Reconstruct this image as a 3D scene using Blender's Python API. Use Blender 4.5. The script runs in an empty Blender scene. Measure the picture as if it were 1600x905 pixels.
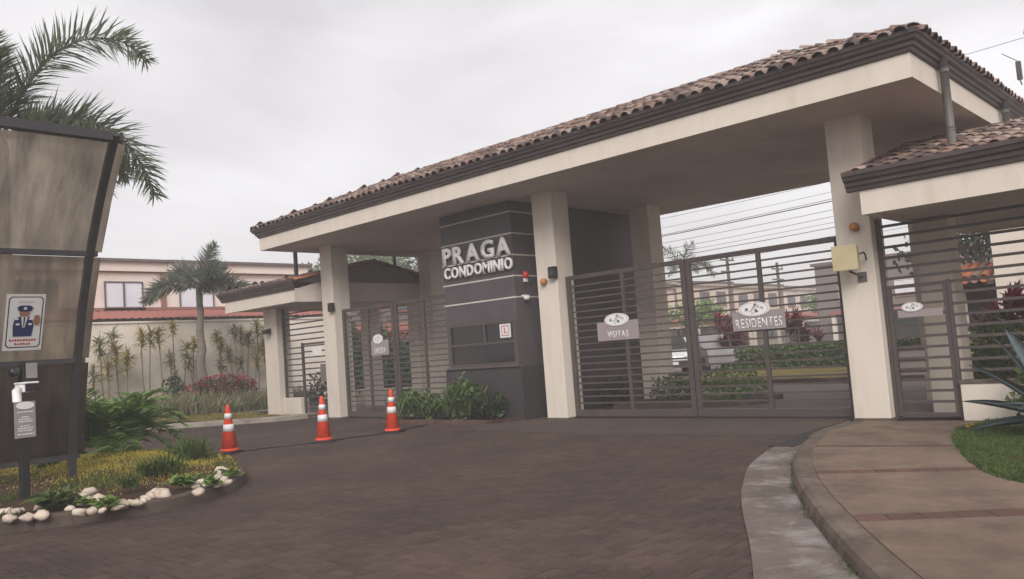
import bpy, bmesh, math, random
from mathutils import Vector, Matrix, noise as mnoise
R = math.radians
rnd = random.Random(7)
SC = bpy.context.scene
COL = SC.collection

# ------------------------------------------------------------------ camera
cd = bpy.data.cameras.new('camera'); cam = bpy.data.objects.new('camera', cd); COL.objects.link(cam)
cd.sensor_width = 36; cd.lens = 36 * 1278.0 / 1600; cd.clip_end = 3000; cd.clip_start = 0.05
yaw, pit, rol = R(-43.056), R(4.339), R(4.239)
fw = Vector((math.sin(yaw) * math.cos(pit), math.cos(yaw) * math.cos(pit), math.sin(pit)))
rt = Vector((math.cos(yaw), -math.sin(yaw), 0)); up = rt.cross(fw)
rt2 = rt * math.cos(rol) - up * math.sin(rol); up2 = rt * math.sin(rol) + up * math.cos(rol)
m = Matrix((rt2, up2, -fw)).transposed().to_4x4(); m.translation = (3.941, -11.884, 1.35)
cam.matrix_world = m
SC.camera = cam

# ------------------------------------------------------------------ sky, sun, exposure
SUN_EL, SUN_AZ = R(36), R(140)          # azimuth measured clockwise from +Y
w = bpy.data.worlds.new('World'); SC.world = w; w.use_nodes = True
nt = w.node_tree; nt.nodes.clear()
def wn(t, **k):
    n = nt.nodes.new(t)
    for a, b in k.items(): setattr(n, a, b)
    return n
sky = wn('ShaderNodeTexSky', sky_type='NISHITA', sun_disc=False, sun_elevation=SUN_EL, sun_rotation=SUN_AZ, air_density=1.0, dust_density=3.0)
tc = wn('ShaderNodeTexCoord'); mp = wn('ShaderNodeMapping'); mp.inputs['Scale'].default_value = (1.0, 1.0, 3.2)
n1 = wn('ShaderNodeTexNoise'); n1.inputs['Scale'].default_value = 1.7; n1.inputs['Detail'].default_value = 5; n1.inputs['Roughness'].default_value = 0.5
n1.inputs['Distortion'].default_value = 0.4
rp = wn('ShaderNodeValToRGB')
rp.color_ramp.elements[0].position = 0.36; rp.color_ramp.elements[0].color = (4.3, 4.1, 4.2, 1)
rp.color_ramp.elements[1].position = 0.66; rp.color_ramp.elements[1].color = (6.3, 6.15, 6.2, 1)
mx = wn('ShaderNodeMix', data_type='RGBA'); mx.inputs[0].default_value = 0.93
bg = wn('ShaderNodeBackground'); bg.inputs['Strength'].default_value = 0.1
ou = wn('ShaderNodeOutputWorld')
nt.links.new(tc.outputs['Generated'], mp.inputs['Vector']); nt.links.new(mp.outputs[0], n1.inputs['Vector'])
nt.links.new(n1.outputs['Fac'], rp.inputs['Fac'])
nt.links.new(sky.outputs[0], mx.inputs[6]); nt.links.new(rp.outputs['Color'], mx.inputs[7])
nt.links.new(mx.outputs[2], bg.inputs['Color']); nt.links.new(bg.outputs[0], ou.inputs['Surface'])
sl = bpy.data.lights.new('sun', 'SUN'); sl.energy = 1.5; sl.angle = R(32); sl.color = (1.0, 0.96, 0.91)
so = bpy.data.objects.new('sun', sl); COL.objects.link(so)
sd = Vector((math.sin(SUN_AZ) * math.cos(SUN_EL), math.cos(SUN_AZ) * math.cos(SUN_EL), math.sin(SUN_EL)))
so.rotation_euler = (-sd).to_track_quat('-Z', 'Y').to_euler()
SC.view_settings.view_transform = 'Standard'; SC.view_settings.look = 'None'
SC.view_settings.gamma = 1; SC.view_settings.exposure = 0.85
SC.view_settings.use_curve_mapping = False

# ------------------------------------------------------------------ materials
MATS = {}
def mat(name, c1, c2=None, scale=4.0, rough=0.75, bump=0.0, bscale=60.0, spec=0.3, metal=0.0, island=0.0, objrand=0.0,
        detail=6, c3=None, s3=0.6, stretch=(1, 1, 1), transl=0.0, t3=0.55, coat=0.0):
    """noise between c1 and c2; c3 adds stains; island / objrand vary brightness per piece"""
    ma = bpy.data.materials.new(name); ma.use_nodes = True; MATS[name] = ma
    t = ma.node_tree; b = t.nodes['Principled BSDF']; L = t.links.new
    b.inputs['Roughness'].default_value = rough; b.inputs['Specular IOR Level'].default_value = spec
    b.inputs['Metallic'].default_value = metal
    if coat: b.inputs['Coat Weight'].default_value = coat
    co = t.nodes.new('ShaderNodeTexCoord'); g = t.nodes.new('ShaderNodeNewGeometry')
    mpn = t.nodes.new('ShaderNodeMapping'); mpn.inputs['Scale'].default_value = stretch
    L(g.outputs['Position'], mpn.inputs['Vector'])
    if c2 is None: c2 = tuple(min(1, x * 0.82) for x in c1)
    nz = t.nodes.new('ShaderNodeTexNoise'); nz.inputs['Scale'].default_value = scale; nz.inputs['Detail'].default_value = detail
    nz.inputs['Roughness'].default_value = 0.62
    L(mpn.outputs[0], nz.inputs['Vector'])
    r = t.nodes.new('ShaderNodeValToRGB'); r.color_ramp.elements[0].position = 0.33; r.color_ramp.elements[1].position = 0.67
    r.color_ramp.elements[0].color = (*c1, 1); r.color_ramp.elements[1].color = (*c2, 1)
    L(nz.outputs['Fac'], r.inputs['Fac']); out = r.outputs['Color']
    if c3 is not None:
        n3 = t.nodes.new('ShaderNodeTexNoise'); n3.inputs['Scale'].default_value = s3; n3.inputs['Detail'].default_value = 7
        n3.inputs['Roughness'].default_value = 0.7
        L(mpn.outputs[0], n3.inputs['Vector'])
        mr = t.nodes.new('ShaderNodeMapRange'); mr.inputs[1].default_value = t3 - 0.08; mr.inputs[2].default_value = t3 + 0.14
        L(n3.outputs['Fac'], mr.inputs[0])
        m3 = t.nodes.new('ShaderNodeMix'); m3.data_type = 'RGBA'; L(mr.outputs[0], m3.inputs[0])
        L(out, m3.inputs[6]); m3.inputs[7].default_value = (*c3, 1); out = m3.outputs[2]
    for src, amt in ((g.outputs['Random Per Island'], island), (None, objrand)):
        if amt:
            if src is None: src = t.nodes.new('ShaderNodeObjectInfo').outputs['Random']
            mr = t.nodes.new('ShaderNodeMapRange'); mr.inputs[3].default_value = 1 - amt; mr.inputs[4].default_value = 1 + amt
            L(src, mr.inputs[0])
            vm = t.nodes.new('ShaderNodeVectorMath'); vm.operation = 'SCALE'; L(out, vm.inputs[0]); L(mr.outputs[0], vm.inputs['Scale'])
            out = vm.outputs[0]
    L(out, b.inputs['Base Color'])
    if bump:
        nb = t.nodes.new('ShaderNodeTexNoise'); nb.inputs['Scale'].default_value = bscale; nb.inputs['Detail'].default_value = 4
        L(g.outputs['Position'], nb.inputs['Vector'])
        bp = t.nodes.new('ShaderNodeBump'); bp.inputs['Strength'].default_value = bump; bp.inputs['Distance'].default_value = 0.02
        L(nb.outputs['Fac'], bp.inputs['Height']); L(bp.outputs[0], b.inputs['Normal'])
    if transl:
        tr = t.nodes.new('ShaderNodeBsdfTranslucent'); L(out, tr.inputs['Color'])
        ms = t.nodes.new('ShaderNodeMixShader'); ms.inputs[0].default_value = transl
        L(b.outputs[0], ms.inputs[1]); L(tr.outputs[0], ms.inputs[2])
        L(ms.outputs[0], t.nodes['Material Output'].inputs['Surface'])
    return ma
mat('stucco', (0.74, 0.665, 0.585), (0.69, 0.615, 0.535), 1.3, 0.9, 0.25, 90, 0.15, c3=(0.64, 0.565, 0.485), s3=1.9, t3=0.58, stretch=(2.2, 2.2, .5))
mat('stucco_wall', (0.84, 0.76, 0.67), (0.78, 0.7, 0.615), 0.8, 0.9, 0.3, 60, 0.15, c3=(0.53, 0.445, 0.36), s3=0.7, t3=0.58)
mat('soffit', (0.74, 0.655, 0.61), (0.68, 0.6, 0.555), 0.7, 0.9, 0.15, 40, 0.15, c3=(0.56, 0.48, 0.44), s3=0.5)
mat('booth', (0.088, 0.075, 0.083), (0.074, 0.063, 0.071), 1.1, 0.55, 0.12, 50, 0.4, c3=(0.105, 0.09, 0.096), s3=0.9)
mat('plinth', (0.055, 0.047, 0.05), (0.045, 0.038, 0.042), 1.5, 0.55, 0.12, 50, 0.35)
mat('white_paint', (0.86, 0.85, 0.84), (0.81, 0.8, 0.79), 3, 0.45, 0, 50, 0.4)
mat('stripe', (0.66, 0.62, 0.55), (0.55, 0.5, 0.45), 5, 0.6)
mat('gate_metal', (0.082, 0.068, 0.066), (0.064, 0.053, 0.052), 6, 0.5, 0.05, 80, 0.4, c3=(0.11, 0.08, 0.065), s3=3)
mat('gutter', (0.085, 0.062, 0.060), (0.062, 0.047, 0.047), 3, 0.55, 0.08, 60, 0.35, c3=(0.10, 0.08, 0.077), s3=1.8)
mat('pipe', (0.13, 0.118, 0.112), (0.10, 0.09, 0.086), 3, 0.5, 0, 50, 0.4)
mat('sign_plate', (0.34, 0.29, 0.29), (0.31, 0.265, 0.265), 3, 0.5)
mat('dark_glass', (0.012, 0.012, 0.015), (0.02, 0.019, 0.022), 1.5, 0.06, 0, 50, 0.6)
mat('house_glass', (0.10, 0.12, 0.14), (0.05, 0.06, 0.07), 0.9, 0.05, 0, 50, 0.9)
mat('sky_tint_glass', (0.82, 0.83, 0.86), (0.70, 0.73, 0.80), 0.7, 0.1, 0, 50, 0.8)  # bright sky reflection put into the pane colour; serves headlights too
mat('alu', (0.13, 0.105, 0.095), (0.1, 0.082, 0.075), 4, 0.45, 0, 50, 0.5)
mat('amber', (0.55, 0.22, 0.035), (0.45, 0.17, 0.03), 8, 0.25, 0, 50, 0.5)
mat('red_plastic', (0.60, 0.03, 0.045), (0.5, 0.025, 0.035), 8, 0.35, 0, 50, 0.5)
mat('box_cream', (0.52, 0.44, 0.27), (0.47, 0.4, 0.24), 6, 0.5, 0, 50, 0.4)
mat('black', (0.02, 0.019, 0.021), (0.028, 0.026, 0.028), 6, 0.5, 0, 50, 0.4)
mat('cone_orange', (0.86, 0.085, 0.035), (0.76, 0.07, 0.03), 7, 0.45, 0.05, 60, 0.4, c3=(0.42, 0.05, 0.03), s3=5, t3=0.62)
mat('cone_white', (0.80, 0.78, 0.77), (0.70, 0.67, 0.66), 9, 0.4, 0, 50, 0.4)
mat('joint', (0.026, 0.020, 0.018), (0.045, 0.036, 0.030), 9, 0.95, 0.4, 80, 0.1)
mat('paver', (0.088, 0.06, 0.051), (0.069, 0.048, 0.042), 0.7, 0.85, 0.6, 150, 0.2, island=0.14, objrand=0.14, c3=(0.112, 0.077, 0.061), s3=0.4, t3=0.52)
mat('apron', (0.105, 0.078, 0.066), (0.080, 0.061, 0.053), 1.2, 0.85, 0.4, 110, 0.2, c3=(0.072, 0.059, 0.054), s3=0.8, t3=0.55)
mat('concrete', (0.18, 0.142, 0.125), (0.11, 0.088, 0.078), 2.2, 0.85, 0.5, 90, 0.2, c3=(0.36, 0.32, 0.30), s3=1.6, t3=0.57)
mat('kerb', (0.165, 0.126, 0.10), (0.095, 0.073, 0.060), 4.0, 0.9, 0.8, 90, 0.2, c3=(0.25, 0.20, 0.165), s3=2.4, t3=0.56, detail=12)
mat('kerb_dark', (0.115, 0.086, 0.07), (0.08, 0.06, 0.05), 2.5, 0.9, 0.5, 80, 0.2, c3=(0.17, 0.13, 0.105), s3=1.7, t3=0.6)
mat('kerb_pale', (0.42, 0.37, 0.32), (0.32, 0.28, 0.24), 3, 0.9, 0.5, 80, 0.2, c3=(0.22, 0.18, 0.15), s3=2, t3=0.58)
mat('sidewalk', (0.265, 0.192, 0.143), (0.19, 0.138, 0.106), 3.5, 0.9, 0.8, 140, 0.2, c3=(0.14, 0.103, 0.083), s3=1.9, t3=0.53, objrand=0.1, detail=12)
mat('brick_band', (0.14, 0.078, 0.063), (0.11, 0.065, 0.054), 5, 0.9, 0.4, 100, 0.2, objrand=0.15)
mat('soil', (0.085, 0.052, 0.034), (0.055, 0.036, 0.025), 3, 0.95, 0.8, 30, 0.1)
mat('turf', (0.17, 0.135, 0.045), (0.22, 0.155, 0.055), 1.6, 0.95, 0.7, 60, 0.1, c3=(0.055, 0.06, 0.022), s3=1.2)
mat('turf_green', (0.040, 0.062, 0.019), (0.058, 0.070, 0.025), 2.2, 0.95, 0.7, 60, 0.1, c3=(0.085, 0.06, 0.035), s3=1.6, t3=0.6)
mat('inner_road', (0.21, 0.172, 0.162), (0.17, 0.14, 0.132), 0.7, 0.9, 0.3, 60, 0.2)
mat('earth', (0.09, 0.08, 0.045), (0.07, 0.065, 0.035), 0.2, 0.95, 0.3, 10, 0.1)
mat('stone', (0.66, 0.56, 0.47), (0.52, 0.43, 0.35), 7, 0.85, 0.5, 40, 0.2, objrand=0.12, c3=(0.34, 0.26, 0.20), s3=6, t3=0.6)
mat('grate', (0.030, 0.028, 0.028), (0.045, 0.04, 0.038), 8, 0.6, 0, 50, 0.4)
mat('house_wall', (0.84, 0.74, 0.67), (0.78, 0.69, 0.62), 0.5, 0.9, 0.1, 30, 0.1, c3=(0.66, 0.54, 0.46), s3=0.4, t3=0.6)
mat('house_far', (0.76, 0.65, 0.53), (0.70, 0.59, 0.48), 0.4, 0.9, 0, 30, 0.1)
mat('house_trim', (0.30, 0.155, 0.125), (0.25, 0.13, 0.105), 1, 0.8)
mat('grey_wall', (0.21, 0.175, 0.155), (0.18, 0.15, 0.135), 0.6, 0.9)
mat('roof_dark', (0.17, 0.13, 0.12), (0.13, 0.10, 0.095), 2, 0.8, 0.2, 20)
mat('red_sheet', (0.36, 0.135, 0.11), (0.3, 0.11, 0.09), 1, 0.7)
mat('orange_tile', (0.45, 0.165, 0.075), (0.34, 0.115, 0.06), 2.5, 0.8, 0.2, 30, objrand=0.15)
mat('palm_leaf', (0.135, 0.17, 0.10), (0.20, 0.23, 0.15), 2, 0.45, 0, 50, 0.4, island=0.35, transl=0.42)
mat('palm_far', (0.15, 0.18, 0.13), (0.22, 0.24, 0.185), 2, 0.5, 0, 50, 0.3, island=0.35, transl=0.42)
mat('leaf_bright', (0.14, 0.24, 0.05), (0.2, 0.3, 0.085), 3, 0.45, 0, 50, 0.4, island=0.35, transl=0.3)
mat('leaf_mid', (0.085, 0.135, 0.042), (0.125, 0.17, 0.058), 3, 0.5, 0, 50, 0.35, island=0.4, transl=0.25)
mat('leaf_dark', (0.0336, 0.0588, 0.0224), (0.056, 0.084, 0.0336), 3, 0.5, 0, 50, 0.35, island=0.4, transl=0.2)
mat('leaf_yellow', (0.46, 0.36, 0.11), (0.32, 0.29, 0.1), 3, 0.5, 0, 50, 0.3, island=0.35, transl=0.25)
mat('leaf_pale', (0.34, 0.32, 0.2), (0.21, 0.22, 0.12), 3, 0.6, 0, 50, 0.3, island=0.35, transl=0.2)
mat('leaf_red', (0.22, 0.022, 0.035), (0.15, 0.02, 0.03), 3, 0.5, 0, 50, 0.3, island=0.4, transl=0.25)
mat('leaf_agave', (0.095, 0.125, 0.135), (0.07, 0.095, 0.102), 3, 0.5, 0, 50, 0.35)
mat('flower', (0.4, 0.03, 0.065), (0.28, 0.025, 0.05), 3, 0.6, 0, 50, 0.2, island=0.3, transl=0.2)
mat('yellow_flower', (0.7, 0.45, 0.03), (0.6, 0.35, 0.03), 3, 0.6, 0, 50, 0.2)
mat('grass_yellow', (0.34, 0.26, 0.065), (0.22, 0.2, 0.055), 1.4, 0.7, 0, 50, 0.2, island=0.35, transl=0.25)
mat('grass_mound', (0.52, 0.41, 0.075), (0.34, 0.32, 0.065), 1.4, 0.7, 0, 50, 0.2, island=0.3, transl=0.25)
mat('grass_green', (0.0607, 0.108, 0.027), (0.1013, 0.1418, 0.0405), 1.4, 0.7, 0, 50, 0.2, island=0.35, transl=0.25)
mat('trunk', (0.23, 0.19, 0.16), (0.16, 0.135, 0.115), 4, 0.9, 0.5, 25, 0.1, stretch=(1, 1, 5))
mat('stem', (0.22, 0.18, 0.12), (0.15, 0.12, 0.085), 6, 0.9)
mat('wood_pole', (0.16, 0.14, 0.13), (0.12, 0.105, 0.10), 3, 0.9)
mat('cover_grey', (0.28, 0.27, 0.27), (0.21, 0.20, 0.205), 2, 0.6, 0.4, 6, 0.3)
mat('car_white', (0.62, 0.62, 0.62), (0.58, 0.58, 0.58), 1, 0.2, 0, 50, 0.5, coat=0.6)
mat('car_dark', (0.03, 0.032, 0.038), (0.025, 0.026, 0.03), 1, 0.2, 0, 50, 0.5, coat=0.6)
mat('rubber', (0.02, 0.02, 0.02), (0.028, 0.028, 0.028), 5, 0.9)
mat('poster_white', (0.76, 0.75, 0.74), (0.70, 0.69, 0.68), 6, 0.4)
mat('poster_navy', (0.022, 0.032, 0.11), (0.028, 0.038, 0.13), 6, 0.5)
mat('poster_skin', (0.34, 0.17, 0.115), (0.3, 0.15, 0.1), 6, 0.5)
mat('poster_red', (0.5, 0.06, 0.05), (0.45, 0.05, 0.045), 6, 0.5)
mat('text_grey', (0.56, 0.54, 0.54), (0.5, 0.48, 0.48), 6, 0.5)
mat('plate_grey', (0.34, 0.31, 0.315), (0.30, 0.275, 0.28), 6, 0.45)
mat('frame_dark', (0.06, 0.055, 0.06), (0.045, 0.042, 0.046), 6, 0.5)
def tile_mat():
    ma = bpy.data.materials.new('clay_tile'); ma.use_nodes = True; MATS['clay_tile'] = ma
    t = ma.node_tree; b = t.nodes['Principled BSDF']; L = t.links.new
    g = t.nodes.new('ShaderNodeNewGeometry'); oi = t.nodes.new('ShaderNodeObjectInfo')
    ad = t.nodes.new('ShaderNodeMath'); ad.operation = 'ADD'; L(g.outputs['Random Per Island'], ad.inputs[0]); L(oi.outputs['Random'], ad.inputs[1])
    fr = t.nodes.new('ShaderNodeMath'); fr.operation = 'FRACT'; L(ad.outputs[0], fr.inputs[0])
    r = t.nodes.new('ShaderNodeValToRGB'); e = r.color_ramp.elements
    e[0].position = 0; e[0].color = (0.11, 0.08, 0.074, 1); e[1].position = 1; e[1].color = (0.38, 0.30, 0.265, 1)
    for p, c in ((0.25, (0.13, 0.085, 0.072)), (0.5, (0.25, 0.15, 0.115)), (0.78, (0.34, 0.235, 0.195))):
        x = e.new(p); x.color = (*c, 1)
    L(fr.outputs[0], r.inputs[0])
    nz = t.nodes.new('ShaderNodeTexNoise'); nz.inputs['Scale'].default_value = 9; nz.inputs['Detail'].default_value = 6; L(g.outputs['Position'], nz.inputs['Vector'])
    mr = t.nodes.new('ShaderNodeMapRange'); mr.inputs[1].default_value = 0.3; mr.inputs[2].default_value = 0.7; mr.inputs[3].default_value = 0.45; mr.inputs[4].default_value = 1.15
    L(nz.outputs['Fac'], mr.inputs[0])
    vm = t.nodes.new('ShaderNodeVectorMath'); vm.operation = 'SCALE'; L(r.outputs[0], vm.inputs[0]); L(mr.outputs[0], vm.inputs['Scale'])
    L(vm.outputs[0], b.inputs['Base Color']); b.inputs['Roughness'].default_value = 0.85
tile_mat()
def poly_mat(name, col, transp, tcol):
    ma = bpy.data.materials.new(name); ma.use_nodes = True; MATS[name] = ma
    t = ma.node_tree; b = t.nodes['Principled BSDF']; L = t.links.new
    b.inputs['Base Color'].default_value = (*col, 1); b.inputs['Roughness'].default_value = 0.28; b.inputs['Specular IOR Level'].default_value = 0.4
    g = t.nodes.new('ShaderNodeNewGeometry'); wv = t.nodes.new('ShaderNodeTexWave'); wv.bands_direction = 'Y'
    wv.inputs['Scale'].default_value = 18; wv.inputs['Distortion'].default_value = 1.2; L(g.outputs['Position'], wv.inputs['Vector'])
    bp = t.nodes.new('ShaderNodeBump'); bp.inputs['Strength'].default_value = 0.35; bp.inputs['Distance'].default_value = 0.01
    L(wv.outputs['Fac'], bp.inputs['Height']); L(bp.outputs[0], b.inputs['Normal'])
    tr = t.nodes.new('ShaderNodeBsdfTranslucent'); L(bp.outputs[0], tr.inputs['Normal'])
    mp_ = t.nodes.new('ShaderNodeMapping'); mp_.inputs['Scale'].default_value = (1, 3.2, .55); L(g.outputs['Position'], mp_.inputs['Vector'])
    ns = t.nodes.new('ShaderNodeTexNoise'); ns.inputs['Scale'].default_value = 1.1; ns.inputs['Detail'].default_value = 6; ns.inputs['Roughness'].default_value = .65; L(mp_.outputs[0], ns.inputs['Vector'])
    cr = t.nodes.new('ShaderNodeValToRGB'); cr.color_ramp.elements[0].position = .36; cr.color_ramp.elements[1].position = .64; cr.color_ramp.elements[0].color = (*[c * .62 for c in tcol], 1); cr.color_ramp.elements[1].color = (*tcol, 1)
    L(ns.outputs['Fac'], cr.inputs[0]); L(cr.outputs[0], tr.inputs['Color'])
    tp = t.nodes.new('ShaderNodeBsdfTransparent'); L(cr.outputs[0], tp.inputs['Color'])
    m1 = t.nodes.new('ShaderNodeMixShader'); m1.inputs[0].default_value = 0.65; L(b.outputs[0], m1.inputs[1]); L(tr.outputs[0], m1.inputs[2])
    m2 = t.nodes.new('ShaderNodeMixShader'); m2.inputs[0].default_value = transp; L(m1.outputs[0], m2.inputs[1]); L(tp.outputs[0], m2.inputs[2])
    L(m2.outputs[0], t.nodes['Material Output'].inputs['Surface'])
poly_mat('polycarbonate', (0.15, 0.13, 0.12), 0.42, (0.78, 0.71, 0.63))
poly_mat('darkened_panel', (0.08, 0.071, 0.07), 0.42, (0.42, 0.38, 0.35))  # darker copy of the upper panels; dim view behind is put into the tint

# ------------------------------------------------------------------ mesh helpers
class MB:
    def __init__(s): s.v = []; s.f = []; s.m = []; s.mi = 0
    def add(s, vs, fs):
        o = len(s.v); s.v += [tuple(q) for q in vs]
        for f in fs: s.f.append(tuple(i + o for i in f)); s.m.append(s.mi)
    def box(s, x0, x1, y0, y1, z0, z1):
        s.add([(x0, y0, z0), (x1, y0, z0), (x1, y1, z0), (x0, y1, z0), (x0, y0, z1), (x1, y0, z1), (x1, y1, z1), (x0, y1, z1)],
              [(0, 3, 2, 1), (4, 5, 6, 7), (0, 1, 5, 4), (1, 2, 6, 5), (2, 3, 7, 6), (3, 0, 4, 7)])
        return s
    def prism(s, poly, z0, z1):
        n = len(poly); zf = (lambda q, z: z(q) if callable(z) else z)
        s.add([(p[0], p[1], zf(p, z0)) for p in poly] + [(p[0], p[1], zf(p, z1)) for p in poly],
              [tuple(range(n - 1, -1, -1)), tuple(range(n, 2 * n))] + [(i, (i + 1) % n, n + (i + 1) % n, n + i) for i in range(n)])
        return s
    def tube(s, pts, rads, n=8, cap=True):
        if not isinstance(rads, (list, tuple)): rads = [rads] * len(pts)
        pts = [Vector(q) for q in pts]; rings = []; o = len(s.v); ref = None
        for i, q in enumerate(pts):
            d = (pts[min(i + 1, len(pts) - 1)] - pts[max(i - 1, 0)]).normalized()
            if ref is None: ref = Vector((0, 0, 1)) if abs(d.z) < 0.9 else Vector((1, 0, 0))
            a = d.cross(ref).normalized(); b = d.cross(a).normalized(); ref = -b if False else ref
            for k in range(n):
                t = 2 * math.pi * k / n; s.v.append(tuple(q + (a * math.cos(t) + b * math.sin(t)) * rads[i]))
        for i in range(len(pts) - 1):
            for k in range(n):
                s.f.append((o + i * n + k, o + i * n + (k + 1) % n, o + (i + 1) * n + (k + 1) % n, o + (i + 1) * n + k)); s.m.append(s.mi)
        if cap:
            s.f.append(tuple(o + k for k in range(n))); s.m.append(s.mi)
            s.f.append(tuple(o + (len(pts) - 1) * n + k for k in range(n - 1, -1, -1))); s.m.append(s.mi)
        return s
    def lathe(s, prof, n=20, c=(0, 0, 0), axis='z'):
        o = len(s.v)
        for r, z in prof:
            for k in range(n):
                t = 2 * math.pi * k / n; a, b = r * math.cos(t), r * math.sin(t)
                q = (a, b, z) if axis == 'z' else ((a, z, b) if axis == 'y' else (z, a, b))
                s.v.append((q[0] + c[0], q[1] + c[1], q[2] + c[2]))
        for i in range(len(prof) - 1):
            for k in range(n):
                s.f.append((o + i * n + k, o + i * n + (k + 1) % n, o + (i + 1) * n + (k + 1) % n, o + (i + 1) * n + k)); s.m.append(s.mi)
        s.f.append(tuple(o + k for k in range(n - 1, -1, -1))); s.m.append(s.mi)
        s.f.append(tuple(o + (len(prof) - 1) * n + k for k in range(n))); s.m.append(s.mi)
        return s
    def blade(s, base, d, length, width, droop=0.5, n=3, twist=0.0, fold=0.0):
        """tapering curved leaf"""
        p = Vector(base); d = Vector(d).normalized(); L = length / n; o = len(s.v)
        side = d.cross(Vector((0, 0, 1)))
        if side.length < 1e-3: side = Vector((math.cos(twist), math.sin(twist), 0))
        side.normalize()
        if twist: side = Matrix.Rotation(twist, 3, d) @ side
        prof = [0.55, 1.0, 0.75, 0.0] if n == 3 else ([0.6, 0.9, 0.0] if n == 2 else [0.7, 0.0] if n == 1 else [0.6 + 0.4 * math.sin(math.pi * i / n) if i < n * 0.5 else max(0.0, (1 - i / n) * 2) for i in range(n + 1)])
        for i in range(n + 1):
            wd = width * 0.5 * prof[i]
            if i == n: s.v.append(tuple(p))
            else: s.v.append(tuple(p - side * wd)); s.v.append(tuple(p + side * wd))
            p = p + d * L; d = (d + Vector((0, 0, -droop / n))).normalized()
        for i in range(n - 1):
            a = o + 2 * i; s.f.append((a, a + 1, a + 3, a + 2)); s.m.append(s.mi)
        a = o + 2 * (n - 1); s.f.append((a, a + 1, a + 2)); s.m.append(s.mi)
        return s
    def build(s, name, mats, parent=None, smooth=False, loc=None):
        me = bpy.data.meshes.new(name)
        me.from_pydata(s.v, [], s.f)
        if not isinstance(mats, (list, tuple)): mats = [mats]
        for q in mats: me.materials.append(MATS[q])
        if len(mats) > 1: me.polygons.foreach_set('material_index', s.m)
        if smooth: me.polygons.foreach_set('use_smooth', [True] * len(me.polygons))
        me.update()
        return link(name, me, parent, loc)
def link(name, me, parent=None, loc=None):
    o = bpy.data.objects.new(name, me); COL.objects.link(o)
    if loc is not None: o.location = loc
    if parent is not None:
        o.parent = parent
        if loc is None: o.location = tuple(-c for c in world_loc(parent))
    return o
def world_loc(o):
    l = Vector(o.location)
    while o.parent is not None: o = o.parent; l = l + Vector(o.location)
    return l
def tag(o, label, cat, group=None):
    o['label'] = label; o['category'] = cat
    if group: o['group'] = group
    return o
def thing(name, label, cat, loc=(0, 0, 0), group=None, rz=0):
    o = bpy.data.objects.new(name, None); COL.objects.link(o); o.location = loc; o.rotation_euler = (0, 0, rz); o.empty_display_size = 0.2
    return tag(o, label, cat, group)
def struct(o): o['kind'] = 'structure'; return o
def stuff(o, label=None, cat=None):
    o['kind'] = 'stuff'
    if label: o['label'] = label; o['category'] = cat
    return o
def bevel(o, wd=0.01, seg=2):
    b = o.modifiers.new('bevel', 'BEVEL'); b.width = wd; b.segments = seg; b.limit_method = 'ANGLE'; b.angle_limit = R(40); return o
# parts of a rotated / moved thing are built in local coordinates with loc=(0,0,0)
Z3 = (0, 0, 0)
def inpoly(x, y, P):
    c = False; j = len(P) - 1
    for i in range(len(P)):
        if (P[i][1] > y) != (P[j][1] > y) and x < (P[j][0] - P[i][0]) * (y - P[i][1]) / (P[j][1] - P[i][1]) + P[i][0]: c = not c
        j = i
    return c
def smoothline(P, k=4):
    """Catmull-Rom through the points"""
    out = []
    for i in range(len(P) - 1):
        p0 = Vector(P[max(i - 1, 0)]); p1 = Vector(P[i]); p2 = Vector(P[i + 1]); p3 = Vector(P[min(i + 2, len(P) - 1)])
        for j in range(k):
            t = j / k
            out.append(tuple(0.5 * ((2 * p1) + (p2 - p0) * t + (2 * p0 - 5 * p1 + 4 * p2 - p3) * t * t + (3 * p1 - p0 - 3 * p2 + p3) * t ** 3)))
    out.append(tuple(P[-1])); return out
def offset(P, d):
    """offset an open 2-D polyline to its left by d"""
    out = []
    for i in range(len(P)):
        a = Vector(P[max(i - 1, 0)][:2]); b = Vector(P[min(i + 1, len(P) - 1)][:2]); t = (b - a).normalized()
        out.append((P[i][0] - t.y * d, P[i][1] + t.x * d))
    return out
def strip(mb, A, B, za, zb, bottom=None):
    """sheet between two polylines with equal counts"""
    n = len(A); f = lambda z, q: z(q) if callable(z) else z
    mb.add([(q[0], q[1], f(za, q)) for q in A] + [(q[0], q[1], f(zb, q)) for q in B], [(i, i + 1, n + i + 1, n + i) for i in range(n - 1)])
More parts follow.
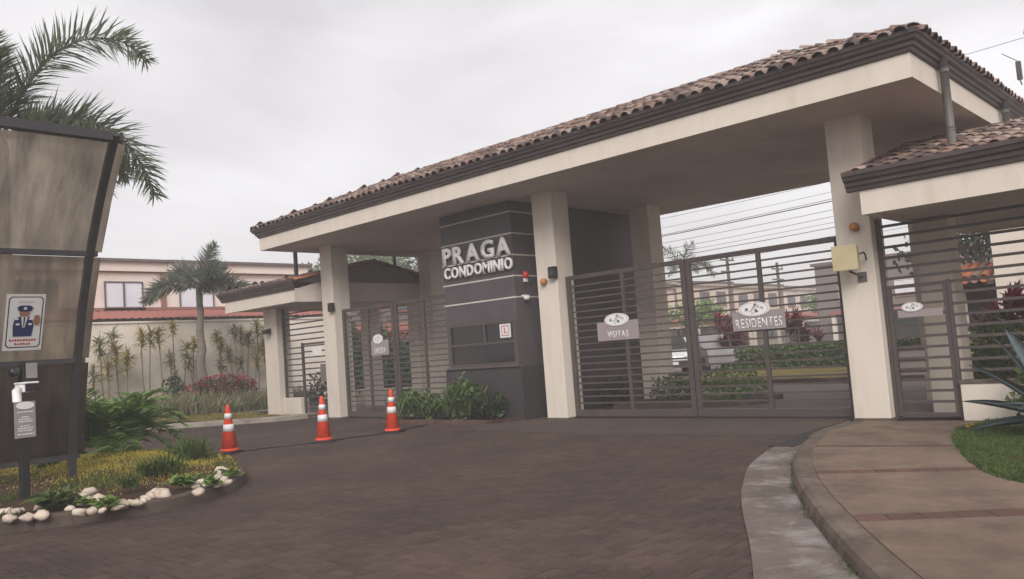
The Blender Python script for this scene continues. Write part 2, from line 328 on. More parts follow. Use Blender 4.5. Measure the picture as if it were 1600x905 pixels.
# text ----------------------------------------------------------------
def glyphs(text, width, height, depth, bold=0.0, gap=0.06):
    """list of (mesh, x offset) for each letter, fitted to width x height, in the x-z plane facing -y"""
    raw = []
    for ch in text:
        cu = bpy.data.curves.new('glyph', 'FONT'); cu.body = ch; cu.size = 1; cu.extrude = 0.0; cu.offset = bold; cu.resolution_u = 3
        ob = bpy.data.objects.new('glyph', cu); COL.objects.link(ob)
        bpy.context.view_layer.update()
        me = bpy.data.meshes.new_from_object(ob.evaluated_get(bpy.context.evaluated_depsgraph_get()))
        bpy.data.objects.remove(ob); bpy.data.curves.remove(cu)
        raw.append(me)
    tot = 0; info = []; zlo = 9; zhi = -9
    for me in raw:
        xs = [v.co.x for v in me.vertices]; ys = [v.co.y for v in me.vertices]
        info.append((min(xs), max(xs))); zlo = min(zlo, min(ys)); zhi = max(zhi, max(ys)); tot += max(xs) - min(xs)
    tot += gap * (len(raw) - 1); sx = width / tot; sz = height / (zhi - zlo); x = 0; out = []
    for ch, me, (a, b) in zip(text, raw, info):
        bm = bmesh.new(); bm.from_mesh(me)
        for v in bm.verts: v.co = Vector(((v.co.x - a) * sx, 0, (v.co.y - zlo) * sz))
        bmesh.ops.remove_doubles(bm, verts=bm.verts, dist=1e-5)
        if depth:
            r = bmesh.ops.extrude_face_region(bm, geom=list(bm.faces))
            bmesh.ops.translate(bm, verts=[g for g in r['geom'] if isinstance(g, bmesh.types.BMVert)], vec=(0, -depth, 0))
            bmesh.ops.recalc_face_normals(bm, faces=bm.faces)
        bm.to_mesh(me); bm.free(); out.append((me, x * sx)); x += (b - a) + gap
    return out
def joined_text(name, text, width, height, depth, material, parent, loc, bold=0.0, rz=0.0, gap=0.16):
    bm = bmesh.new()
    for me, x in glyphs(text, width, height, depth, bold, gap):
        k = len(bm.verts); bm.from_mesh(me); bm.verts.ensure_lookup_table()
        for v in bm.verts[k:]: v.co.x += x
    me = bpy.data.meshes.new(name); bm.to_mesh(me); bm.free(); me.materials.append(MATS[material])
    o = link(name, me, parent, loc); o.rotation_euler = (0, 0, rz); return o

# ------------------------------------------------------------------ the ground, driveway, kerbs
g = MB(); g.add([(-240, -240, -0.06), (240, -240, -0.06), (240, 240, -0.06), (-240, 240, -0.06)], [(0, 1, 2, 3)])
struct(g.build('ground', 'earth'))
CAMP = Vector((3.941, -11.884, 1.35))
def pix(q):
    d = Vector(q) - CAMP; z = d.dot(fw)
    if z < 0.1: return None
    return 800 + 1278 * d.dot(rt2) / z, 452.5 - 1278 * d.dot(up2) / z, z
def inview(q, mg=40):
    p = pix(q); return p is not None and -mg < p[0] < 1600 + mg and -mg < p[1] < 905 + mg

KERB_R = smoothline([(-0.66, -0.1), (-0.62, -0.8), (-0.57, -1.57), (-0.31, -2.44), (0.15, -3.83), (0.68, -4.99), (1.2, -5.93), (1.88, -7.02), (2.7, -8.2), (3.9, -9.7), (6, -12.2), (9, -15)], 4)
GUT_L = smoothline([(-0.72, -0.1), (-0.7, -0.8), (-0.68, -1.57), (-0.66, -2.35), (-0.25, -3.93), (0.27, -5.13), (0.72, -6.0), (1.32, -7.04), (2.1, -8.4), (3.3, -10.0), (5.4, -12.6), (8.4, -15.4)], 4)
FAR_K = smoothline([(-15.0, 0.45), (-15.06, 0.0), (-15.4, -0.8), (-16.6, -1.75), (-17.85, -2.6), (-18.9, -3.6), (-22, -7.5), (-26, -14)], 4)
ISL = smoothline([(-5.1, -15.5), (-5.0, -11.5), (-4.97, -9.58), (-4.82, -9.28), (-4.73, -8.95), (-4.57, -8.63), (-4.51, -8.24), (-4.66, -7.74), (-5.06, -7.16), (-5.57, -6.75), (-6.06, -6.51), (-7.3, -6.05), (-9.2, -6.25), (-12, -7.3), (-15, -9.6), (-18, -13), (-19, -15.5)], 4)
DRIVE = GUT_L + [(8.4, -16), (-5.1, -16)] + ISL + [(-26, -15.5)] + FAR_K[::-1] + [(-15.0, 0.6), (-0.72, 0.6)]
drive = MB(); drive.add([(-30, -17, -0.016), (12, -17, -0.016), (12, 1.2, -0.016), (-30, 1.2, -0.016)], [(0, 1, 2, 3)])
drive = struct(drive.build('driveway', 'joint'))
APRON = [(-6.9, -0.02), (-7.15, -0.7), (-8.0, -1.0), (-6.6, -1.75), (-4.4, -1.9), (-2.2, -1.75), (-0.78, -1.7), (-0.78, 0.55), (-6.9, 0.55)]
BED = [(-10.5, -0.75), (-7.3, -0.75), (-7.05, -0.05), (-9.15, -0.05), (-9.15, 0.0), (-10.2, 0.0)]
pv = []
def brick_mesh(lx, ly):
    x, y, b = lx / 2 - 0.0045, ly / 2 - 0.0045, 0.006
    mb = MB(); mb.add([(-x, -y, -0.02), (x, -y, -0.02), (x, y, -0.02), (-x, y, -0.02), (-x, -y, -b), (x, -y, -b), (x, y, -b), (-x, y, -b),
                       (-x + b, -y + b, 0), (x - b, -y + b, 0), (x - b, y - b, 0), (-x + b, y - b, 0)],
                      [(8, 9, 10, 11)] + [(k + a, k + (a + 1) % 4, k + 4 + (a + 1) % 4, k + 4 + a) for k in (0, 4) for a in range(4)])
    return mb
a = 0.1
for i in range(int(-27 / a), int(7 / a)):
    for j in range(int(-15.3 / a), int(0.55 / a)):
        k = (i - j) % 4
        if k == 0: c = ((i + 1) * a, (j + 0.5) * a, 0)
        elif k == 3: c = ((i + 0.5) * a, (j + 1) * a, 1)
        else: continue
        if c[0] < -17 and c[1] > -1: continue
        dd = math.hypot(c[0] - CAMP.x, c[1] - CAMP.y)
        if dd > 25: continue
        cn = [(c[0] + ox, c[1] + oy) for ox in (-.1, .1) for oy in (-.1, .1)]
        if not (inpoly(c[0], c[1], DRIVE) or any(inpoly(*e, DRIVE) for e in cn)) or all(inpoly(*e, APRON) for e in cn) or all(inpoly(*e, BED) for e in cn): continue
        if not inview((c[0], c[1], 0), 500): continue
        pv.append((dd, inview((c[0], c[1], 0), 0), c))
pv.sort(key=lambda q: (not q[1], q[0]))
BM = [brick_mesh(2 * a, a), brick_mesh(a, 2 * a)]
bme = []
for b in BM:
    me = bpy.data.meshes.new('paver'); me.from_pydata(b.v, [], b.f); me.materials.append(MATS['paver']); bme.append(me)
rest = MB()
for n, (dd, iv, c) in enumerate(pv):
    dz = rnd.uniform(-0.0025, 0.002) + 0.006 * mnoise.noise(Vector((c[0] * 0.6, c[1] * 0.6, 0)))
    if n < 300:
        o = link('paver', bme[c[2]], drive, (c[0], c[1], dz)); o.rotation_euler = (rnd.uniform(-0.012, 0.012), rnd.uniform(-0.012, 0.012), 0)
    else:
        src = BM[c[2]]; tx, ty = rnd.uniform(-0.01, 0.01), rnd.uniform(-0.01, 0.01)
        if dd > 12: rest.add([(v[0] + c[0], v[1] + c[1], v[2] + dz) for v in src.v[4:]], [(4, 5, 6, 7)] + [(q, (q + 1) % 4, 4 + (q + 1) % 4, 4 + q) for q in range(4)])
        else: rest.add([(v[0] + c[0], v[1] + c[1], v[2] + dz + v[0] * tx + v[1] * ty) for v in src.v], src.f)
stuff(rest.build('paver_field', 'paver', drive))
ap = MB(); ap.prism(APRON, -0.05, 0.013); struct(ap.build('concrete_apron', 'apron'))

def zs(q): # pavement height: eases down to the gate
    return 0.12 if q[1] < -3.2 else 0.02 + 0.10 * max(0, min(1, (-0.3 - q[1]) / 2.9))
gu = MB(); strip(gu, GUT_L, GUT_L, -0.03, 0.014); strip(gu, GUT_L, [((a_[0] + b_[0]) / 2, (a_[1] + b_[1]) / 2) for a_, b_ in zip(GUT_L, KERB_R)], 0.014, 0.0105); strip(gu, [((a_[0] + b_[0]) / 2, (a_[1] + b_[1]) / 2) for a_, b_ in zip(GUT_L, KERB_R)], KERB_R, 0.0105, 0.012); struct(gu.build('gutter_channel', 'concrete'))
kb = MB(); K0 = KERB_R; prof = [(0.0, 0.0), (0.012, 0.55), (0.03, 0.86), (0.07, 1.0), (0.17, 1.02), (0.205, 0.95)]
lines = [offset(K0, d) for d, _ in prof]
for (d0, h0), (d1, h1), A, B in zip(prof[:-1], prof[1:], lines[:-1], lines[1:]):
    strip(kb, A, B, lambda q, h=h0: zs(q) * h - 0.002, lambda q, h=h1: zs(q) * h - 0.002)
struct(kb.build('kerb', 'kerb', smooth=True))
# pavement slabs and brick bands
KI = offset(KERB_R, 0.2)
GR = smoothline([(0.95, 0.15), (1.0, -0.6), (1.02, -1.2), (1.17, -1.8), (1.39, -2.8), (2.03, -4.45), (2.6, -5.1), (3.6, -6.0), (5.5, -7.8), (9, -11)], 4)
def split(line, y):
    for i in range(len(line) - 1):
        if line[i][1] >= y >= line[i + 1][1]:
            t = (line[i][1] - y) / max(1e-6, line[i][1] - line[i + 1][1]); return i, (line[i][0] + (line[i + 1][0] - line[i][0]) * t, y)
def seg(line, y0, y1):
    i0, p0 = split(line, y0); i1, p1 = split(line, y1); return [p0] + [q for q in line[i0 + 1:i1 + 1] if abs(q[1] - y0) > .01 and abs(q[1] - y1) > .01] + [p1]
walk = MB(); walk.prism(seg(KI, -0.15, -11) + seg(GR, 0.0, -9)[::-1], -0.05, lambda q: zs(q) - 0.02)
walk = struct(walk.build('sidewalk', 'joint'))
ST = [(-0.12, -0.02), (-1.75, -1.7), (-3.37, -3.05), (-4.92, -4.38), (-6.52, -5.6), (-8.1, -6.9), (-9.8, -8.3)]
BW = 0.085
for k in range(len(ST) - 1):
    l0, r0 = ST[k]; l1, r1 = ST[k + 1]; jj = 0.008 if k in (1,) else BW
    P = seg(KI, l0 - (0 if k == 0 else (0.01 if k == 1 else BW)), l1 + (0.0 if k == 0 else BW)) + seg(GR, r0 - (0 if k == 0 else (0.01 if k == 1 else BW)), r1 + (0.0 if k == 0 else BW))[::-1]
    s = MB(); s.prism(P, -0.04, zs); s.build('slab', 'sidewalk', walk)
    if k >= 1:
        A0, B0 = split(KI, l1 + BW - 0.012)[1], split(GR, r1 + BW - 0.012)[1]; A1, B1 = split(KI, l1 - BW + 0.012)[1], split(GR, r1 - BW + 0.012)[1]
        nb = 8
        for q in range(nb):
            f0, f1 = q / nb + 0.002, (q + 1) / nb - 0.002
            lp = lambda A, B, t: (A[0] + (B[0] - A[0]) * t, A[1] + (B[1] - A[1]) * t)
            s = MB(); s.prism([lp(A1, B1, f0), lp(A1, B1, f1), lp(A0, B0, f1), lp(A0, B0, f0)], -0.04, lambda p: zs(p) - 0.004 + 0.003 * rnd.random()); s.build('brick', 'brick_band', walk)
# drains
for k, (x, y) in enumerate(((-0.5, -2.4), (-0.6, -1.66))):
    t = thing('drain_grate', ('slotted black drain grate in the gutter, nearer to the camera', 'slotted black drain grate in the gutter, nearer to the gate')[k], 'drain', (x, y, 0.0165), 'gutter drains')
    hw, hl = 0.15, 0.33
    f = MB(); f.box(-hw, hw, -hl, hl, 0.0, 0.004); f.build('pit', 'black', t, Z3 and (0, 0, 0)) if False else f.build('backing', 'black', t, False, Z3)
    f = MB(); f.box(-hw, -hw + .02, -hl, hl, .0039, .009); f.box(hw - .02, hw, -hl, hl, .0039, .009); f.box(-hw, hw, -hl, -hl + .02, .0038, .0085); f.box(-hw, hw, hl - .02, hl, .0038, .0085); f.build('frame', 'kerb_dark', t, False, Z3)
    for q in range(8):
        f = MB(); yy = -hl + 0.055 + q * 0.075; f.box(-hw + .02, hw - .02, yy, yy + 0.022, .0041, .0075); f.build('bar', 'grate', t, False, Z3)

# left verge, island bed, lawn on the right ---------------------------------
def patch(name, x0, x1, y0, y1, st, test, zf, m):
    mb = MB(); idx = {}; nx, ny = int((x1 - x0) / st), int((y1 - y0) / st)
    def vid(i, j):
        if (i, j) not in idx:
            x, y = x0 + i * st, y0 + j * st; idx[(i, j)] = len(mb.v); mb.v.append((x, y, zf(x, y)))
        return idx[(i, j)]
    for i in range(nx):
        for j in range(ny):
            if test(x0 + (i + .5) * st, y0 + (j + .5) * st): mb.f.append((vid(i, j), vid(i + 1, j), vid(i + 1, j + 1), vid(i, j + 1))); mb.m.append(0)
    return mb.build(name, m, smooth=True)
def kerbline(name, line, side, wd, h, m):
    mb = MB(); B = offset(line, wd * side); n = len(line)
    A2 = offset(line, 0.015 * side); B2 = offset(line, (wd - 0.015) * side)
    strip(mb, line, A2, -0.03, h - 0.02); strip(mb, A2, offset(line, 0.035 * side), h - 0.02, h); strip(mb, offset(line, 0.035 * side), B2, h, h); strip(mb, B2, B, h, -0.03)
    return struct(mb.build(name, m))
kerbline('island_kerb', ISL, 1, 0.15, 0.125, 'kerb_dark')
kerbline('verge_kerb', FAR_K, -1, 0.18, 0.13, 'kerb_pale')
ISLP = offset(ISL, 0.1) + [(-19, -16), (-5.2, -16)]
def zisl(x, y):
    d = min(1.0, max(0.0, (-5.3 - x) / 2.2)); e = math.exp(-((x + 8.3) ** 2 / 2.2 + (y + 7.3) ** 2 / 0.9))
    return 0.11 + 0.05 * d + 0.17 * e + 0.025 * mnoise.noise(Vector((x * 2.2, y * 2.2, 0)))
struct(patch('island_bed', -19, -4.8, -15.5, -5.8, 0.13, lambda x, y: inpoly(x, y, ISLP), zisl, 'soil'))
VERP = offset(FAR_K, -0.1) + [(-45, -15), (-45, 9), (-15.1, 9)]
def zver(x, y): return 0.10 + 0.16 * max(0, min(1, (-15.6 - x) / 4.5)) * max(0, min(1, (3 - y) / 5)) + 0.02 * mnoise.noise(Vector((x, y, 3)))
struct(patch('verge_lawn', -34, -15.0, -14, 0.15, 0.2, lambda x, y: inpoly(x, y, VERP), zver, 'turf'))
LAWN = GR + [(14, -11), (14, 0.15)]
def zlawn(x, y): return zs((x, y)) + 0.015 + 0.03 * mnoise.noise(Vector((x * 1.5, y * 1.5, 0)))
lw = MB(); LD = [-0.02, 0.04, 0.12] + [0.25 * k for k in range(1, 40)]
for d0, d1 in zip(LD[:-1], LD[1:]):
    f_ = lambda d: [(q[0] + d, q[1] + 0.25 * d * (1 if q[1] < -1.5 else 0)) for q in GR]
    strip(lw, f_(d0), f_(d1), lambda q, d=d0: zlawn(*q) - (0.03 if d < 0 else 0), lambda q: zlawn(*q))
struct(lw.build('lawn', 'turf_green', smooth=True))
# inner street beyond the gates
rd = MB(); rd.add([(-21, 0.55, -0.004), (14, 0.55, -0.004), (14, 8.5, -0.004), (-21, 8.5, -0.004)], [(0, 1, 2, 3)])
rd.add([(-21, 8.5, -0.004), (-10.5, 8.5, -0.004), (-10.5, 90, -0.004), (-21, 90, -0.004)], [(0, 1, 2, 3)]); struct(rd.build('inner_road', 'inner_road'))
k = MB(); k.box(-10.5, 14, 8.5, 8.65, -0.05, 0.12); k.box(-10.5, -10.35, 8.66, 90, -0.05, 0.12); struct(k.build('inner_kerb', 'kerb'))
k = MB(); k.box(-10.34, 14, 8.66, 90, -0.05, 0.10); struct(k.build('inner_lawn', 'turf'))

# ------------------------------------------------------------------ clay tile roofs
def tile_geo(r=0.088, L=0.42, n=6, th=0.014):
    mb = MB(); V = []
    for (y, rr) in ((0, r), (L, r * 0.86)):
        for k in range(n + 1):
            t = math.pi * k / n; V.append((-rr * math.cos(t), y, rr * math.sin(t) * 0.85 + (0.022 if y == 0 else 0.0)))
    for k in range(n + 1):
        t = math.pi * k / n; rr = r - th; V.append((-rr * math.cos(t), 0, rr * math.sin(t) * 0.85 + 0.02))
    F = [(k, k + 1, n + 2 + k, n + 1 + k) for k in range(n)] + [(k + 1, k, 2 * n + 2 + k, 2 * n + 3 + k) for k in range(n)]
    mb.add(V, F); return mb
TG = tile_geo()
tme = bpy.data.meshes.new('roof_tile'); tme.from_pydata(TG.v, [], TG.f); tme.materials.append(MATS['clay_tile'])
for p_ in tme.polygons: p_.use_smooth = True
def tile_slope(roof, O, ex, es, width, length, inside, quota, px=0.205, py=0.335, lift=0.02):
    """tiles on a plane; the `quota` largest in view become parts, the rest one joined part"""
    O = Vector(O); ex = Vector(ex).normalized(); es = Vector(es).normalized(); en = ex.cross(es).normalized(); Lst = []
    nr = max(1, round((length - 0.36) / py)); py = (length - 0.36) / nr
    for j in range(nr + 1):
        for i in range(int(width / px) + 1):
            u, v = (i + 0.5) * px, j * py
            if u > width or not inside(u, v): continue
            P = O + ex * u + es * v + en * lift
            d = pix(P + en * 0.1); Lst.append((not inview(P), d[2] if d else 99, P))
    Lst.sort(key=lambda q: (q[0], q[1])); rest = MB(); M3 = Matrix((ex, es, en)).transposed(); wl = world_loc(roof)
    for k, (iv, d, P) in enumerate(Lst):
        jit = Matrix.Rotation(rnd.uniform(-0.045, 0.045), 3, en) @ M3
        P = P + es * rnd.uniform(-0.02, 0.02) + en * rnd.uniform(-0.006, 0.012)
        if k < quota and not iv:
            o = link('roof_tile', tme, roof, tuple(P - wl)); o.rotation_euler = jit.to_euler()
        else: rest.add([tuple(P + jit @ Vector(v)) for v in TG.v], TG.f)
    if rest.v: stuff(rest.build('roof_tile_field', 'clay_tile', roof, smooth=True))
def ridge_caps(roof, A, B, m='clay_tile', step=0.38):
    A, B = Vector(A), Vector(B); n = max(1, int((B - A).length / step)); e = (B - A).normalized(); s = e.cross(Vector((0, 0, 1))).normalized(); nn = s.cross(e)
    M3 = Matrix((s, e, nn)).transposed(); wl = world_loc(roof)
    me = tme if m == 'clay_tile' else TME_O
    for k in range(n):
        o = link('ridge_tile', me, roof, tuple(A + e * (B - A).length * k / n - wl)); o.rotation_euler = M3.to_euler(); o.scale = (1.25, 1.1, .8)
TME_O = tme.copy(); TME_O.materials.clear(); TME_O.materials.append(MATS['orange_tile'])
GPROF = [(0.0, 0.0), (0.05, 0.02), (0.06, 0.075), (0.105, 0.095), (0.11, 0.155), (0.165, 0.18), (0.185, 0.235), (0.215, 0.255), (0.22, 0.325), (0.205, 0.33), (0.195, 0.27), (0.05, 0.25)]
def gutter_ring(name, x0, x1, y0, y1, z, parent, sc=1.0):
    mb = MB(); n = len(GPROF)
    for d, h in GPROF:
        d *= sc; h *= sc; mb.v += [(x0 - d, y0 - d, z + h), (x1 + d, y0 - d, z + h), (x1 + d, y1 + d, z + h), (x0 - d, y1 + d, z + h)]
    for i in range(n - 1):
        for k in range(4): mb.f.append((4 * i + k, 4 * i + (k + 1) % 4, 4 * i + 4 + (k + 1) % 4, 4 * i + 4 + k)); mb.m.append(0)
    return mb.build(name, 'gutter', parent)
def gutter_run(name, x0, x1, y, z, parent, sc=1.0):
    mb = MB(); n = len(GPROF)
    for x in (x0, x1): mb.v += [(x, y - d * sc, z + h * sc) for d, h in GPROF]
    for i in range(n - 1): mb.f.append((i, n + i, n + i + 1, i + 1)); mb.m.append(0)
    mb.f += [tuple(range(n)), tuple(range(2 * n - 1, n - 1, -1))]; mb.m += [0, 0]
    return mb.build(name, 'gutter', parent)

# ------------------------------------------------------------------ gate portico
ZS, ZF = 4.36, 4.70
X0, X1, Y0, Y1 = -14.68, 0.93, -1.17, 4.94
XA, XB, XC, CW = -13.81, -6.48, -0.664, 0.502
port = thing('gate_portico', 'long cream gate portico with clay tile hip roof on six square columns', 'portico', (-6.9, 1.9, 0))
for x in (XA, XB, XC):
    for y in (0.0, 3.27):
        c = MB(); c.box(x, x + CW, y, y + CW, -0.03, ZS + 0.02); bevel(c.build('column', 'stucco', port), 0.012)
        if y == 0.0:
            c = MB(); c.box(x - 0.012, x + CW + 0.012, y - 0.012, y + CW + 0.012, -0.03, 0.045); c.build('column_base', 'kerb', port)
s = MB(); s.box(X0 + 0.12, X1 - 0.12, Y0 + 0.12, Y1 - 0.12, ZS + 0.004, ZS + 0.12); s.build('soffit', 'soffit', port)
for nm, b in (('front', (X0, X1, Y0, Y0 + 0.119)), ('back', (X0, X1, Y1 - 0.119, Y1)), ('l', (X0, X0 + 0.119, Y0 + 0.12, Y1 - 0.12)), ('r', (X1 - 0.119, X1, Y0 + 0.12, Y1 - 0.12))):
    f = MB(); f.box(*b, ZS, ZF); f.build('fascia', 'stucco', port)
gutter_ring('gutter', X0, X1, Y0, Y1, ZF - 0.03, port, 0.74)
ZE = ZF + 0.175; SL = 0.40; run = (Y1 - Y0) / 2 + 0.1; ZR = ZE + run * SL
rx0, rx1, ry0, ry1 = X0 - 0.1, X1 + 0.1, Y0 - 0.1, Y1 + 0.1; ym = (ry0 + ry1) / 2
roof = MB(); roof.add([(rx0, ry0, ZE), (rx1, ry0, ZE), (rx1, ry1, ZE), (rx0, ry1, ZE), (rx0 + run, ym, ZR), (rx1 - run, ym, ZR)],
                      [(0, 1, 5, 4), (2, 3, 4, 5), (1, 2, 5), (3, 0, 4), (3, 2, 1, 0)])
roof = roof.build('roof', 'roof_dark', port)
hyp = math.hypot(1, SL); Wd = rx1 - rx0
tile_slope(roof, (rx0, ry0 - 0.08, ZE - 0.03), (1, 0, 0), (0, 1, SL), Wd, run * hyp, lambda u, v: v / hyp < u + 0.1 and v / hyp < Wd - u + 0.1, 300)
tile_slope(roof, (rx1, ry1 + 0.08, ZE - 0.03), (-1, 0, 0), (0, -1, SL), Wd, run * hyp, lambda u, v: v / hyp < u + 0.1 and v / hyp < Wd - u + 0.1, 0)
Dp = ry1 - ry0
tile_slope(roof, (rx1 + 0.08, ry0, ZE - 0.03), (0, 1, 0), (-1, 0, SL), Dp, run * hyp, lambda u, v: v / hyp < u and v / hyp < Dp - u, 0)
tile_slope(roof, (rx0 - 0.08, ry1, ZE - 0.03), (0, -1, 0), (1, 0, SL), Dp, run * hyp, lambda u, v: v / hyp < u and v / hyp < Dp - u, 0)
for A, B in (((rx0 + run, ym, ZR + .03), (rx1 - run, ym, ZR + .03)), ((rx0, ry0, ZE + .04), (rx0 + run, ym, ZR + .03)), ((rx1, ry0, ZE + .04), (rx1 - run, ym, ZR + .03)), ((rx1, ry1, ZE + .04), (rx1 - run, ym, ZR + .03)), ((rx0, ry1, ZE + .04), (rx0 + run, ym, ZR + .03))):
    ridge_caps(roof, A, B)
for x, zb in ((X1 + 0.09, 3.5), (X0 - 0.09, 3.55)):
    for y, zz in ((-0.1, zb), (3.2, zb + 0.15)):
        d = MB(); d.tube([(x, y, zz), (x, y, ZF + 0.12)], 0.055, 12); d.tube([(x, y, zz + 0.32), (x, y, zz + 0.36)], 0.062, 12); d.tube([(x, y, ZF - 0.1), (x, y, ZF - 0.02)], 0.064, 12)
        d.build('downpipe', 'pipe', port, smooth=True)

# ------------------------------------------------------------------ guard booth with sign
BX0, BX1, BY0, BY1 = -9.12, -7.03, -0.05, 4.15
booth = thing('guard_booth', 'dark charcoal guard booth with pale stripes under the portico roof', 'booth', (-8.1, 2, 0))
wl = [(BX0, BX0 + 0.14, BY0, BY1), (BX1 - 0.14, BX1, BY0, BY1), (BX0 + .14, BX1 - .14, BY1 - .14, BY1)]
for b in wl: q = MB(); q.box(*b, 0, ZS + 0.003); q.build('wall', 'booth', booth)
q = MB(); q.box(BX0 + .14, BX1 - .14, BY0, BY0 + .14, 0, 1.10); q.box(BX0 + .14, BX1 - .14, BY0, BY0 + .14, 1.99, ZS + 0.003); q.build('wall', 'booth', booth)
q = MB(); q.box(BX0 + .14, BX1 - .14, BY0 + .14, BY1 - .14, 2.6, 2.7); q.box(BX0 + .14, BX1 - .14, BY0 + .14, BY1 - .14, -0.02, 0.03); q.build('inner_slab', 'booth', booth)
q = MB(); q.box(BX0 - 0.05, BX1 + 0.05, BY0 - 0.06, BY0 + 1.3, -0.03, 1.06); bevel(q.build('plinth', 'plinth', booth), 0.01)
q = MB(); q.box(BX0 + 0.02, BX1 + 0.03, BY0 - 0.10, BY0 + 0.02, 1.061, 1.095); q.build('sill', 'alu', booth)
for z in (4.14, 3.705, 3.27, 2.85, 2.425):
    q = MB(); q.box(BX0 - .006, BX1 + 0.006, BY0 - 0.006, BY0 + 0.01, z - 0.014, z + 0.014); q.build('stripe', 'stripe', booth)
    q = MB(); q.box(BX1 - 0.01, BX1 + 0.006, BY0 + 0.0101, BY0 + 1.25, z - 0.014, z + 0.014); q.build('stripe', 'stripe', booth)
win = MB(); wx0, wx1 = BX0 + 0.141, BX1 - 0.06
for b in ((wx0, wx1, 1.10, 1.15), (wx0, wx1, 1.94, 1.995), (wx0, wx1, 1.53, 1.58)): win.box(b[0], b[1], BY0 - 0.02, BY0 + 0.05, b[2], b[3])
for b in ((wx0 - 0.05, wx0, 1.10, 1.995), (wx1, wx1 + 0.045, 1.10, 1.995), (-7.99, -7.94, 1.581, 1.939)): win.box(b[0], b[1], BY0 - 0.023, BY0 + 0.05, b[2], b[3])
win = win.build('window', 'gate_metal', booth)
for x0, x1, z0, z1 in ((wx0, -7.99, 1.58, 1.94), (-7.94, wx1, 1.58, 1.94), (wx0, wx1, 1.15, 1.53)):
    q = MB(); q.box(x0, x1, BY0 + 0.012, BY0 + 0.022, z0, z1); q.build('pane', 'dark_glass', win)
sg = thing('entrance_sign', 'large white raised letters reading PRAGA CONDOMINIO on the dark booth', 'sign', (-8.0, BY0 - 0.05, 3.3))
for txt, x, wd, z, h, b, gp in (('PRAGA', -9.02, 2.0, 3.265, 0.385, 0.034, 0.10), ('CONDOMINIO', -9.0, 2.0, 2.975, 0.245, 0.024, 0.13)):
    for me, dx in glyphs(txt, wd, h, 0.05, b, gp):
        me.materials.clear(); me.materials.append(MATS['white_paint']); link('letter', me, sg, (x + dx + 8.0, 0.02, z - 3.3))
nt_ = thing('paper_notice', 'small white and red paper notice taped inside the booth window', 'notice', (-7.39, BY0, 1.78))
q = MB(); q.box(-0.15, 0.15, -0.0045, 0.0, -0.14, 0.14); q.build('sheet', 'poster_white', nt_, False, (0, 0.008, 0))
q = MB()
for b in ((-.10, .10, .085, .10), (-.10, .10, -.10, -.085), (-.10, -.085, -.084, .084), (.085, .10, -.084, .084), (-.03, -.005, -.03, .06), (-.03, .05, -.05, -.03)): q.box(b[0], b[1], -0.006, 0.0, b[2], b[3])
stuff(q.build('print', 'poster_red', nt_, False, (0, 0.008, 0)))

# ------------------------------------------------------------------ slatted gates
def logo(parent, x, y, z, a, b):
    """white oval plate with a grey tree-like emblem and a ring"""
    o = MB(); n = 24; o.add([(x + a * math.cos(2 * math.pi * k / n), yy, z + b * math.sin(2 * math.pi * k / n)) for yy in (y, y - 0.012) for k in range(n)],
                            [tuple(range(n)), tuple(range(2 * n - 1, n - 1, -1))] + [(k, n + k, n + (k + 1) % n, (k + 1) % n) for k in range(n)])
    o = o.build('emblem', 'white_paint', parent)
    e = MB(); yy = y - 0.0125
    for k in range(n):
        t0, t1 = 2 * math.pi * k / n, 2 * math.pi * (k + 1) / n
        e.add([(x + a * s_ * math.cos(t), yy - 0.002, z + b * s_ * math.sin(t)) for t in (t0, t1) for s_ in (0.86, 0.92)], [(0, 1, 3, 2)])
    rr = random.Random(3)
    for k in range(15):
        t = rr.uniform(0, 6.28); q = rr.uniform(0.1, 0.62); cx, cz = x + a * q * math.cos(t), z + b * q * math.sin(t); s_ = a * rr.uniform(0.06, 0.13)
        e.add([(cx - s_, yy - 0.002, cz - s_ * .7), (cx + s_, yy - 0.002, cz - s_ * .5), (cx + s_ * .6, yy - 0.002, cz + s_ * .8), (cx - s_ * .7, yy - 0.002, cz + s_ * .6)], [(0, 1, 2, 3)])
    e.build('emblem_print', 'text_grey', parent)
